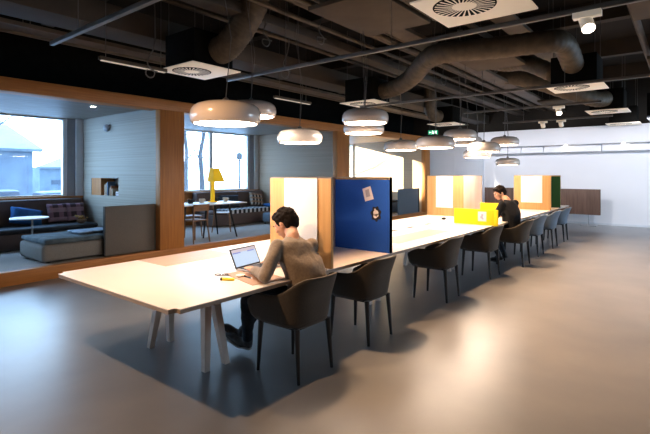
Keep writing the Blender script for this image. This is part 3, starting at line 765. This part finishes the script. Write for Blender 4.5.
flex([(7.38, 4.485, 3.12), (7.34, 4.2, 3.14), (6.95, 3.65, 3.2), (6.45, 3.12, 3.32), (6.30, 2.78, 3.33), (6.5, 2.05, 3.33), (6.68, 1.52, 3.35), (6.98, 1.34, 3.36), (7.67, 1.34, 3.20)], .15, 'long brown S-shaped duct crossing above the pendants')
flex([(11.415, 5.2, 3.10), (11.2, 5.25, 3.12), (11.05, 5.27, 3.3), (11.0, 5.25, 3.65), (11.0, 5.2, 4.25)], .16, 'short brown duct rising above the exit sign')
flex([(11.18, 1.35, 3.15), (10.9, 1.5, 3.12), (10.5, 1.9, 3.25), (10.2, 2.5, 3.5), (10.0, 3.2, 3.7)], .16, 'brown duct behind the diffuser above the right aisle')
flex([(3.6, 1.64, 3.2), (3.6, 1.9, 3.3), (3.8, 2.3, 3.65), (4.2, 2.6, 3.95)], .17, 'brown duct beside the big top diffuser')
flex([(9.0, 3.0, 3.75), (8.7, 2.6, 3.6), (8.4, 2.2, 3.5), (8.12, 1.70, 3.2)], .14, 'short brown duct joining the black box above the aisle')
# long runs
GP = 'long service pipes under the ceiling'
for y, z, r in ((3.42, 3.62, .035), (3.58, 3.62, .035), (3.78, 3.70, .05), (4.02, 3.62, .03), (4.75, 3.75, .06), (5.05, 3.72, .035), (6.55, 3.35, .05), (6.80, 3.42, .03), (.55, 3.7, .05), (.2, 3.78, .035), (-.6, 3.6, .06), (6.05, 3.62, .04), (2.6, 3.85, .05)):
    o = MB().tube([(XN + .1, y, z), (15.85, y, z)], r, 10).build('service_pipe', 'pipe')
    for hx in (-1.0, 2.2, 5.2, 8.0, 11.4, 14.4): MB().tube([(hx, y, z + r * .5), (hx, y, ZC)], .005, 6).build('hanger', 'pipe', o)
    tag(o, 'brown service pipe running the length of the dark ceiling', 'pipe', GP)
for (y0, y1, z0, z1, lb) in ((5.35, 5.85, 3.30, 3.58, 'wide brown rectangular duct running above the oak frame'), (4.2, 4.45, 3.50, 3.62, 'narrow brown cable duct running above the table'), (-1.9, -1.2, 3.3, 3.65, 'wide rectangular duct above the right side of the room')):
    o = B(XN + .1, 15.85, y0, y1, z0, z1, .006).build('rectangular_duct', 'ductl'); tag(o, lb, 'duct')
for y, z, lb in ((3.1, 3.50, 'cable tray with rungs above the table centre'), (6.2, 3.28, 'cable tray with rungs above the oak frame'), (1.9, 3.6, 'cable tray with rungs above the row of chairs')):
    t = thing('cable_tray', lb, 'cable tray', (6, y, z))
    B(XN + .1, 15.8, y - .14, y - .125, z, z + .05).build('side_rail', 'pipe', t); B(XN + .1, 15.8, y + .125, y + .14, z, z + .05).build('side_rail', 'pipe', t)
    B(XN + .1, 15.8, y - .124, y + .124, z, z + .006).build('tray_floor', 'pipe', t)
    MB().tube(smoothpath([(XN + .2 + i * 1.6, y + random.uniform(-.06, .06), z + .03) for i in range(13)], 4), .015, 6).build('cables', 'blackm', t)
for i, x in enumerate((-2.2, .6, 3.0, 5.6, 8.4, 11.0, 13.6)):
    o = B(x - .09, x + .09, YR + .05, 8.2, 3.98, ZC - .001).build('ceiling_beam', 'ductl'); o['kind'] = 'structure'
PN = [(3.9, 5.15, 2.45, 3.35, 'brown ceiling panel nearest the top centre of the picture'), (3.95, 5.15, 1.75, 2.38, 'brown ceiling panel between the big top diffuser and its neighbour panel'),
      (6.95, 8.1, 2.12, 2.95, 'brown ceiling panel above the far pendants'), (12.5, 13.5, 2.1, 3.0, 'brown ceiling panel deeper into the dark ceiling'),
      (5.2, 6.6, -.6, .5, 'brown ceiling panel right of the track spotlight'), (8.9, 10.3, -.9, .5, 'brown ceiling panel near the black ventilation unit')]
for x0, x1, y0, y1, lb in PN:
    t = thing('ceiling_panel', lb, 'ceiling panel', ((x0 + x1) / 2, (y0 + y1) / 2, 3.4))
    B(x0, x1, y0, y1, 3.40, 3.45, .004).build('panel', 'panelb', t)
    for a in (x0 + .1, x1 - .1):
        for b in (y0 + .1, y1 - .1): MB().tube([(a, b, 3.45), (a, b, ZC)], .004, 6).build('hanger', 'track', t)
for (x, y0, y1, lb) in ((1.87, -.5, 5.0, 'grey lighting track crossing the upper left corner'), (4.12, -2.5, 5.02, 'long grey lighting track crossing the whole ceiling'), (7.40, -2, 5.0, 'lighting track passing below the S-shaped duct'),
                        (9.50, 1.2, 3.75, 'short lighting track above the far pendants'), (12.0, 1.3, 3.7, 'furthest lighting track before the white bulkhead')):
    t = thing('lighting_track', lb, 'lighting track', (x, y0, 2.85))
    B(x - .02, x + .02, y0, y1, 2.85, 2.89, .002).build('rail', 'track', t)
    y = y0 + .4
    while y < y1:
        MB().tube([(x, y, 2.89), (x, y, ZC)], .004, 6).build('hanger', 'track', t); y += 1.5
for (x, y, l_, lb) in ((2.87, 5.22, .85, 'slim fluorescent batten above the oak post'), (6.0, 5.5, .95, 'slim fluorescent batten above the grey wood wall')):
    t = thing('light_batten', lb, 'lamp', (x, y, 2.86))
    B(x - l_ / 2, x + l_ / 2, y - .03, y + .03, 2.86, 2.90, .004).build('housing', 'panelb', t)
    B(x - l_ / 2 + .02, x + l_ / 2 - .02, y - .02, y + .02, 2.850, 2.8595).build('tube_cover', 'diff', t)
    for a in (-.35, .35): MB().tube([(x + a, y, 2.9), (x + a, y, ZC)], .004, 6).build('hanger', 'track', t)
def spot(x, y, lb, aim=(-.55, -.25, -.75), m='diff', z=2.85):
    t = thing('track_spotlight', lb, 'spotlight', (x, y, z), 'track spotlights')
    d = V(aim).normalized(); p = V((x, y, z - .10))
    B(x - .035, x + .035, y - .10, y + .10, z - .05, z - .001, .004).build('adapter', m, t)
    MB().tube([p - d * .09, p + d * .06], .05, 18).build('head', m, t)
    MB().tube([p + d * .0605, p + d * .064], .042, 18).build('lens', 'spotglow', t)
spot(4.12, .62, 'lit track spotlight with pale body, top right of the picture')
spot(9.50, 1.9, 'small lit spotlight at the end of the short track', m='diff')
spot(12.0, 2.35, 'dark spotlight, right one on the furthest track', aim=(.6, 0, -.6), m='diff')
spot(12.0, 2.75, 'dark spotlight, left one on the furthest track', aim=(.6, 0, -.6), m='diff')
cx = MB()
# black ventilation unit at the right edge
t = thing('ventilation_unit', 'black ventilation unit with two small lights at right edge', 'ventilation unit', (13.6, .2, 2.75))
B(13.3, 14.5, -.4, .75, 2.95, 3.5, .01).build('casing', 'blackm', t)
B(13.3, 14.5, -.4, .75, 2.90, 2.945, .005).build('bottom_tray', 'frameg', t)
for y in (.6, .1):
    MB().lathe([(0, 0), (.045, 0), (.05, .03), (0, .03)], (13.35, y, 2.86), 14).build('lamp_head', 'spotglow', t)
for a, b in ((13.4, -.3), (14.4, -.3), (13.4, .65), (14.4, .65)): MB().tube([(a, b, 3.5), (a, b, ZC)], .008, 6).build('hanger', 'track', t)
# bulkhead downlights
for y, lb in ((2.95, 'small downlight in the white bulkhead, left of the two'), (1.45, 'small downlight in the white bulkhead, right of the two')):
    o = MB().lathe([(0, 0), (.035, 0), (.035, .006), (0, .006)], (15.72, y, 2.453), 20).build('bulkhead_downlight', 'spotglow'); tag(o, lb, 'downlight')
t = thing('bay_downlight', 'small round downlight in the sofa bay ceiling', 'downlight', (3.75, 8.23, 2.75))
MB().lathe([(0, 0), (.055, 0), (.06, .008), (0, .008)], (3.75, 8.23, 2.751), 24).build('rim', 'frame', t)
MB().lathe([(0, 0), (.04, 0), (.04, .003), (0, .003)], (3.75, 8.23, 2.7475), 20).build('lens', 'spotglow', t)
t = thing('wall_sensor', 'small grey half-round fixture high on the grey wood wall', 'sensor', (4.52, 9.29, 2.48))
MB().ell((4.50, 9.29, 2.50), (.05, .11, .075)).build('dome', 'frameg', t)
B(4.515, 4.529, 9.20, 9.38, 2.50, 2.575, .003).build('mount', 'frameg', t)
# exit sign
t = thing('exit_sign', 'small green emergency exit sign under the ceiling', 'exit sign', (10.74, 5.04, 2.62))
ex = V((10.74, 5.04, 2.56)); dr = V((math.sin(math.radians(25)), -math.cos(math.radians(25)), 0)); nx = V((-dr.y, dr.x, 0)) * -1
if nx.x > 0: nx = -nx
K = .72; q = [ex - dr * .17 * K, ex + dr * .17 * K, ex + dr * .17 * K + V((0, 0, .15 * K)), ex - dr * .17 * K + V((0, 0, .15 * K))]
MB().poly(q, -nx * .03).build('panel', 'greenl', t)
mb = MB(); o_ = ex + nx * .002
S = lambda a, b: o_ + dr * a * K + V((0, 0, b * K))
mb.poly([S(-.03, .10), S(-.05, .08), S(-.02, .05), S(-.06, .02), S(-.045, .015), S(.0, .05), S(.01, .02), S(.025, .02), S(.02, .06), S(.0, .09), S(.03, .08), S(.035, .09), S(-.01, .115)], nx * .001)
mb.poly([S(-.015 + .014 * math.cos(k * PI / 5), .128 + .014 * math.sin(k * PI / 5)) for k in range(10)], nx * .001)
mb.poly([S(-.14, .075), S(-.11, .11), S(-.11, .085), S(-.075, .085), S(-.075, .065), S(-.11, .065), S(-.11, .04)], nx * .001)
mb.poly([S(.06, .02), S(.12, .02), S(.12, .13), S(.06, .13)], nx * .001)
mb.build('running_figure_and_arrow', 'signw', t)
for a in (-.08, .08):
    p = ex + dr * a + V((0, 0, .15 * K)); MB().tube([p, V((p.x, p.y, ZC))], .004, 6).build('hanger', 'track', t)
# dangling cables
for i, (x, y, z) in enumerate(((4.1, 4.2, 3.3), (5.2, 4.9, 3.2), (4.6, 3.7, 3.35), (8.2, 3.6, 3.4), (3.05, 5.15, 2.85))):
    rr = .05 + .02 * (i % 2)
    mb = MB(); pts = [(x, y, ZC), (x + .05, y, z + .4), (x - .04, y + .03, z + .1)] + [(x + rr * math.sin(a), y + .01 * a, z - rr + rr * math.cos(a)) for a in [k * PI / 5 for k in range(11)]] + [(x + .08, y, z - .02)]
    o = mb.tube(smoothpath(pts, 3), .008, 6).build('dangling_cable', 'track', smooth=True)
    tag(o, 'loose coiled cable dangling from the dark ceiling', 'cable', 'loose cables')

# ------------------------------------------------------------------ bay 1 : sofas
PZ = .186
def cushion(x0, x1, y0, y1, z0, z1, m, bulge=.02, bev=.05, mtx=None):
    mb = MB(); mb.box(x0, x1, y0, y1, z0, z1, min(bev, (z1 - z0) * .45, (x1 - x0) * .45, (y1 - y0) * .45), 3, mtx); return mb
def throw_pillow(name, c, w_, h, th, rot, m, label, cat='cushion', group=None):
    mb = MB(); n_ = 14; Rm = rot
    def pt(i, j, s_):
        u = i / n_ * 2 - 1; v = j / n_ * 2 - 1
        e = (1 - u ** 4) * (1 - v ** 4); pin = 1 - .08 * (1 - u * u) * (abs(v) ** 6) ; pin2 = 1 - .08 * (1 - v * v) * (abs(u) ** 6)
        return V((u * w_ / 2 * pin2, s_ * th / 2 * e ** .5, v * h / 2 * pin))
    G = {}
    for s_ in (-1, 1):
        for i in range(n_ + 1):
            for j in range(n_ + 1):
                edge = i in (0, n_) or j in (0, n_)
                k = (i, j, 0 if edge else s_)
                if k not in G: G[k] = mb.bm.verts.new(pt(i, j, s_))
    for s_ in (-1, 1):
        for i in range(n_):
            for j in range(n_):
                g = lambda a, b: G[(a, b, 0 if (a in (0, n_) or b in (0, n_)) else s_)]
                try: mb.bm.faces.new((g(i, j), g(i + 1, j), g(i + 1, j + 1), g(i, j + 1)))
                except ValueError: pass
    o = mb.build(name, m, smooth=True, world=False); o.location = c; o.rotation_euler = rot
    tag(o, label, cat, group); return o
s = thing('corner_sofa', 'long dark brown sofa below the window of the left bay', 'sofa', (2.0, 10.0, PZ))
B(-1.5, 4.42, 9.45, 10.40, PZ, .47, .02).build('base', 'sofa', s)
for a, b in ((-1.5, .4), (.42, 2.55), (2.57, 4.42)): MB().box(a, b, 10.20, 10.42, .40, 1.045, .03, 3).build('backrest', 'sofa', s)
B(.2, 2.35, 8.85, 9.45, PZ, .47, .02).build('chaise_base', 'sofa', s)
pad = cushion(2.62, 4.40, 9.42, 10.18, .472, .56, 'pad').build('seat_pad', 'padd', s)
cushion(.25, 2.30, 8.80, 10.15, .472, .60, 'padd').build('seat_pad', 'padd', s)
throw_pillow('throw_pillow', (3.30, 10.02, .735), .58, .36, .16, (-.55, .22, -.05), 'bluec', 'bright blue cushion lying slanted on the brown sofa')
throw_pillow('throw_pillow', (3.88, 10.09, .765), .40, .40, .13, (-.25, .0, .04), 'plaid', 'purple plaid cushion next to the blue cushion')
throw_pillow('throw_pillow', (4.22, 10.07, .765), .38, .40, .13, (-.25, .0, -.06), 'plaid', 'purple plaid cushion in the sofa corner by the grey wood wall')
st = thing('side_table', 'small white round side table in front of the blue cushion', 'side table', (3.02, 9.2, PZ))
MB().lathe([(0, .0), (.30, .0), (.31, .012), (.30, .024), (0, .024)], (3.08, 9.2, .76), 36).build('tabletop', 'tabw', st)
MB().tube([(3.12, 9.2, PZ + .02), (3.12, 9.2, .76)], .016, 10).build('post', 'alu', st)
MB().lathe([(0, 0), (.16, 0), (.16, .012), (.02, .022), (0, .022)], (3.12, 9.2, PZ), 24).build('foot', 'alu', st)
o = thing('daybed_ottoman', 'long grey upholstered daybed behind the grey divider', 'ottoman', (3.5, 8.1, PZ))
MB().box(2.72, 4.42, 7.62, 8.60, PZ + .02, .475, .06, 3).build('base', 'ott', o)
mb = MB(); mb.box(2.75, 4.40, 7.615, 8.61, .476, .555, .034, 3)
bmesh.ops.subdivide_edges(mb.bm, edges=mb.bm.edges, cuts=5, use_grid_fill=True)
for v in mb.bm.verts:
    if v.co.z > .51: v.co.z += .018 * noise.noise(v.co * 5)
mb.build('mattress_pad', 'pad', o, smooth=True)
for a, b in ((2.85, 7.75), (4.3, 7.75), (2.85, 8.5), (4.3, 8.5)): MB().lathe([(.03, 0), (.03, .03), (0, .03)], (a, b, PZ), 10).build('foot', 'black', o)
mb = MB(); mb.box(3.35, 3.95, 7.85, 8.30, .575, .600, .011, 2)
bmesh.ops.subdivide_edges(mb.bm, edges=mb.bm.edges, cuts=4, use_grid_fill=True)
for v in mb.bm.verts: v.co.z += .012 * noise.noise(v.co * 9)
tag(mb.build('folded_blanket', mat('pale_blue_cloth', (.45, .55, .68), (.2, .28, .42), .9, ns=9), smooth=True), 'pale blue folded cloth lying on the daybed', 'blanket')
t = thing('low_divider', 'low dark grey upholstered divider standing at the left bay edge', 'divider', (4.08, 7.56, PZ))
B(3.63, 4.524, 7.53, 7.58, .20, 1.02, .004).build('panel', 'divg', t)
B(3.615, 3.63, 7.528, 7.582, .20, 1.02).build('edge_trim', 'black', t)
t = thing('dried_flower_bowl', 'small bowl of dried golden flowers behind the grey divider', 'plant', (4.1, 9.3, .56))
MB().lathe([(.03, 0), (.07, .02), (.10, .07), (.09, .07), (.06, .025), (0, .02)], (4.15, 9.62, .56), 20).build('bowl', 'chairw', t)
mb = MB()
for k in range(26):
    a = random.uniform(0, 6.28); r = random.uniform(0, .13); mb.ell((4.15 + r * math.cos(a), 9.62 + r * math.sin(a), .64 + random.uniform(0, .08)), (.022, .022, .014), seg=8)
mb.build('flowers', mat('dried_gold', (.42, .27, .08), (.25, .14, .05), .8, ns=20), t)
# books in the niche
bx = 9.56
BK = [('book1', .05, .22, 'cream'), ('book1', .035, .25, 'tall cream'), ('book2', .05, .28, 'dark blue'), ('book1', .03, .16, 'short cream'), ('book3', .035, .20, 'rust coloured'), ('book1', .045, .14, 'low cream')]
for i, (m, w_, h, cn) in enumerate(BK):
    bx -= w_ + .012 + (.05 if i == 3 else 0)
    t = thing('book', '%s book standing in the wall niche%s' % (cn, ('', ' next to the oak side', '', ' beside the dark blue one', '', ' nearest the table')[i]), 'book', (4.66, bx, 1.116), 'books in the wall niche')
    B(4.58, 4.74, bx, bx + w_, 1.116, 1.116 + h, .002).build('cover', m, t)
    B(4.585, 4.738, bx + .004, bx + w_ - .004, 1.116 + h, 1.116 + h + .002).build('pages', 'paper', t)
for i, (y, h, m) in enumerate(((8.98, .05, 'book2'), (8.98, .04, 'book1'))):
    z0 = 1.116 + (0 if i == 0 else .051)
    t = thing('book', ('dark blue book lying flat at the niche end', 'cream book lying on top of the flat dark blue one')[i], 'book', (4.66, y, z0), 'books in the wall niche')
    B(4.58, 4.76, y - .09, y + .09, z0, z0 + h, .002).build('cover', m, t)
    B(4.577, 4.5795, y - .085, y + .085, z0 + .005, z0 + h - .005).build('pages', 'paper', t)

# ------------------------------------------------------------------ bay 2
s = thing('window_sofa', 'dark brown sofa below the window of the middle bay', 'sofa', (8.6, 10.0, PZ))
B(7.35, 9.76, 9.50, 10.42, PZ + .02, .50, .02).build('base', 'sofa', s)
for a, b in ((7.35, 8.74), (8.75, 9.76)): MB().box(a, b, 10.20, 10.42, .45, 1.06, .03, 3).build('backrest', 'sofa', s)
MB().box(7.37, 9.74, 9.48, 10.19, .50, .585, .03, 3).build('seat_pad', 'sofa', s)
mb = MB(); mb.box(7.75, 9.35, 9.465, 10.10, .587, .605, .008, 2); mb.box(7.75, 9.35, 9.455, 9.475, .50, .60)
tag(mb.build('striped_throw', 'throw'), 'black and white patterned throw spread over the middle bay sofa', 'blanket')
throw_pillow('throw_pillow', (9.25, 9.95, .81), .50, .40, .14, (-.35, .12, -.1), 'plaidb', 'black and white checked cushion leaning in the middle bay sofa')
throw_pillow('throw_pillow', (9.50, 9.66, .645), .36, .30, .09, (-1.45, 0, .3), 'bluec', 'small blue cushion lying flat at the sofa end')
throw_pillow('throw_pillow', (8.35, 10.08, .79), .70, .36, .14, (-.2, 0, 0), 'padd', 'dark cushion leaning on the left backrest of the middle sofa')
t = thing('meeting_table', 'white topped table with slanted dark legs in the middle bay', 'table', (6.1, 8.05, PZ))
MB().box(5.15, 6.85, 7.66, 8.46, .915, .94, .008).build('tabletop', 'tabw', t)
for x0, x1, y0, y1 in ((5.35, 5.22, 7.8, 7.72), (5.35, 5.22, 8.3, 8.40), (6.45, 6.62, 7.82, 7.74), (6.45, 6.62, 8.3, 8.40), (6.05, 6.0, 8.05, 8.1)):
    MB().tube([(x1, y1, PZ), (x0, y0, .915)], [.016, .024], 10).build('leg', 'black', t)
def wchair(x, y, rz, lb):
    t = thing('wooden_chair', lb, 'chair', (0, 0, 0), 'wooden chairs in the middle bay')
    MB().box(-.21, .21, -.20, .21, .43, .455, .012).build('seat', 'chairw', t, world=False)
    for sx in (-1, 1):
        MB().tube([(sx * .20, .20, 0), (sx * .175, .17, .43)], [.013, .018], 8).build('leg', 'chairw', t, world=False)
        MB().tube([(sx * .21, -.23, 0), (sx * .18, -.18, .43), (sx * .185, -.22, .76)], [.013, .018, .014], 8).build('leg', 'chairw', t, world=False)
    mb = MB(); n_ = 10
    for k in range(n_):
        a0 = -1 + 2 * k / n_; a1 = -1 + 2 * (k + 1) / n_
        f = lambda a: (-.225 - .05 * (1 - a * a))
        mb.poly([(a0 * .20, f(a0), .64), (a1 * .20, f(a1), .64), (a1 * .20, f(a1) - .01, .77), (a0 * .20, f(a0) - .01, .77)], (0, .018, 0))
    mb.build('backrest', 'chairw', t, world=False)
    t.location = (x, y, PZ); t.rotation_euler = (0, 0, rz)
    return t
wchair(5.62, 7.98, 0.15, 'wooden chair by the post, nearest at the middle bay table') if False else None
wchair(5.55, 7.80, .1, 'wooden chair standing by the oak post at the white table')
wchair(6.02, 8.62, PI - .2, 'wooden chair on the far side of the white table')
wchair(7.02, 8.75, PI + .9, 'pale wooden chair at the far right end of the white table')
for x, y, m, lb in ((5.75, 8.2, 'black', 'black cup standing left on the white table'), (6.05, 8.22, 'cream', 'white cup beside the black one on the table'),
                    (6.45, 8.3, 'black', 'black cup standing right of the yellow lamp'), (6.68, 8.2, 'cream', 'white cup near the right end of the white table')):
    t = thing('cup', lb, 'cup', (x, y, .94), 'cups on the white table')
    MB().lathe([(0, 0), (.05, 0), (.055, .01), (.065, .085), (.058, .085), (.05, .012), (0, .012)], (x, y, .94), 20).build('bowl', m, t)
    MB().tube([(x + .06, y, .965), (x + .095, y, .975), (x + .095, y, 1.0), (x + .06, y, 1.01)], .006, 6).build('handle', m, t)
t = thing('yellow_lamp', 'yellow lamp with slanted shade standing on the white table', 'lamp', (6.36, 8.25, .94))
lx, ly = 6.36, 8.25
MB().box(lx - .035, lx + .035, ly - .035, ly + .035, .955, 1.41, .006).build('stem', 'lampy', t)
b = [(lx - .06, ly - .12, 1.39), (lx + .25, ly - .12, 1.39), (lx + .25, ly + .12, 1.39), (lx - .06, ly + .12, 1.39)]
tp = [(lx - .02, ly - .06, 1.69), (lx + .13, ly - .06, 1.69), (lx + .13, ly + .06, 1.69), (lx - .02, ly + .06, 1.69)]
MB().ring_loft([[V(p) for p in b], [V(p) for p in tp]]).build('shade', 'lampy', t, smooth=False)
MB().box(lx - .08, lx + .08, ly - .08, ly + .08, .94, .955, .004).build('base', 'lampy', t)
t = thing('small_stool', 'small grey blue cube stool beside the middle bay sofa', 'stool', (8.95, 8.95, PZ))
MB().box(8.72, 9.12, 8.75, 9.15, PZ + .05, .50, .05, 3).build('seat', 'divb', t)
for a, b in ((8.78, 8.81), (9.06, 8.81), (8.78, 9.09), (9.06, 9.09)): MB().tube([(a, b, PZ), (a, b, PZ + .055)], .015, 8).build('leg', 'black', t)

# ------------------------------------------------------------------ bay 3
t = thing('low_divider', 'low blue grey divider standing in the furthest bay', 'divider', (14.1, 7.56, PZ))
B(13.43, 14.84, 7.53, 7.58, .20, 1.05, .004).build('panel', 'divb', t)
B(14.84, 14.90, 7.52, 7.59, .20, 1.05).build('edge_trim', 'black', t)
t = thing('lounge_bench', 'grey lounge bench with black seat pad in the furthest bay', 'bench', (14.0, 8.4, PZ))
MB().box(13.0, 14.7, 8.1, 8.9, PZ + .02, .55, .04, 3).build('base', 'divb', t)
MB().box(13.05, 14.65, 8.12, 8.88, .551, .62, .03, 3).build('seat_pad', 'padd', t)
t = thing('black_lounge_chair', 'black high backed chair behind the blue grey divider', 'chair', (14.3, 9.3, PZ))
MB().box(14.0, 14.5, 9.1, 9.6, .50, .58, .03, 3).build('seat', 'black', t)
rot = Matrix.Translation((14.45, 9.35, .58)) @ Matrix.Rotation(.25, 4, 'Y')
MB().box(-.03, .03, -.24, .24, 0, .55, .02, 3, rot).build('backrest', 'black', t)
for a, b in ((14.05, 9.15), (14.45, 9.15), (14.05, 9.55), (14.45, 9.55)): MB().tube([(a, b, PZ), (a, b, .5)], .015, 8).build('leg', 'black', t)

# ------------------------------------------------------------------ far end boards
def board(y0, y1, py, lb):
    t = thing('pinboard_stand', lb, 'board', (15.7, py, 0))
    B(15.68, 15.72, y0, y1, .33, 1.10, .004).build('board', 'brownb', t)
    MB().tube([(15.70, py, .02), (15.70, py, .33)], .015, 8).build('pole', 'alu', t)
    MB().box(15.55, 15.85, py - .22, py + .22, 0, .02, .004).build('base_plate', 'alu', t)
board(2.01, 3.75, 2.32, 'walnut brown board on a thin stand before the white wall')
board(4.50, 5.45, 5.0, 'walnut brown board on a stand behind the man in black')

# ------------------------------------------------------------------ lights
W = bpy.data.worlds.new('sky'); bpy.context.scene.world = W; W.use_nodes = True
nt = W.node_tree; bg = nt.nodes['Background']
tc = nt.nodes.new('ShaderNodeTexCoord'); sp = nt.nodes.new('ShaderNodeSeparateXYZ'); rp = nt.nodes.new('ShaderNodeValToRGB')
nt.links.new(tc.outputs['Generated'], sp.inputs[0]); nt.links.new(sp.outputs[2], rp.inputs[0]); nt.links.new(rp.outputs[0], bg.inputs[0])
rp.color_ramp.elements[0].color = (.58, .80, 1.0, 1); rp.color_ramp.elements[1].color = (.38, .63, 1.0, 1)
bg.inputs[1].default_value = 7.5

def light(kind, name, loc, aim, power, color, **k):
    d = bpy.data.lights.new(name, kind); d.energy = power; d.color = color
    for a, b in k.items(): setattr(d, a, b)
    o = bpy.data.objects.new(name, d); C.objects.link(o); o.location = loc
    o.rotation_euler = (V(aim) - V(loc)).to_track_quat('-Z', 'Y').to_euler()
    return o
def portal(x0, x1, y, z0, z1, sgn):
    d = bpy.data.lights.new('window_portal', 'AREA'); d.shape = 'RECTANGLE'; d.size = x1 - x0; d.size_y = z1 - z0; d.cycles.is_portal = True
    o = bpy.data.objects.new('window_portal', d); C.objects.link(o); o.location = ((x0 + x1) / 2, y, (z0 + z1) / 2)
    o.rotation_euler = (PI / 2 * (-1 if sgn < 0 else 1), 0, 0)
portal(XN, 4.4, YG + .2, 1.08, 2.76, -1); portal(5.05, 9.7, YG + .2, 1.08, 2.76, -1); portal(10.4, 15, YG + .2, 1.08, 2.76, -1)
portal(10, 15.6, YR - .15, .5, 2.9, 1)  # portal for the added right-wall window
# added narrow spot outside stands in for low sun, confined to the furthest bay
sd = V((.60, -1, -.262)).normalized(); tgt = V((14.42, YG, 1.95))
light('SPOT', 'low_sun_spot', tgt - sd * 30, tgt, 380000, (1, .86, .66), spot_size=math.radians(4.1), spot_blend=.1, shadow_soft_size=.12)
# warm ceiling spotlights
WARM = (1.0, .62, .34)
light('SPOT', 'ceiling_spot', (.56, 2.96, 2.82), (1.0, 2.2, 0), 190, WARM, spot_size=math.radians(150), spot_blend=.6, shadow_soft_size=.05)
for x, y, p in ((3.4, 2.80, 400), (5.75, 2.80, 480), (7.55, 2.80, 480), (9.5, 2.85, 430), (11.2, 2.9, 300)):
    light('SPOT', 'ceiling_spot', (x, y, 2.8), (x + .3, .25, 0), p, WARM, spot_size=math.radians(92), spot_blend=.9, shadow_soft_size=.10)

for y in (5.6, 3.2, .8, -1.6):  # added fill lamps without fixtures, brighten the back wall
    light('SPOT', 'back_wall_fill', (13.2, y, 2.8), (16.2, y, 1.3), 120, (.93, .94, 1.0), spot_size=math.radians(120), spot_blend=1, shadow_soft_size=.1)

# ------------------------------------------------------------------ camera
cd = bpy.data.cameras.new('camera'); cam = bpy.data.objects.new('camera', cd); C.objects.link(cam)
cam.location = (0, 0, 1.56); cam.rotation_euler = (PI / 2, 0, math.radians(38.5 - 90))
cd.sensor_width = 36; cd.lens = 36 * 455 / 650; cd.shift_y = -43 / 650; cd.clip_end = 300
bpy.context.scene.camera = cam
sc = bpy.context.scene
sc.view_settings.view_transform = 'Standard'; sc.view_settings.look = 'None'; sc.view_settings.exposure = .55; sc.view_settings.gamma = .90
sc.cycles.max_bounces = 8; sc.cycles.diffuse_bounces = 5; sc.cycles.transparent_max_bounces = 12
sc.cycles.sample_clamp_indirect = 6
sc.cycles.use_denoising = True
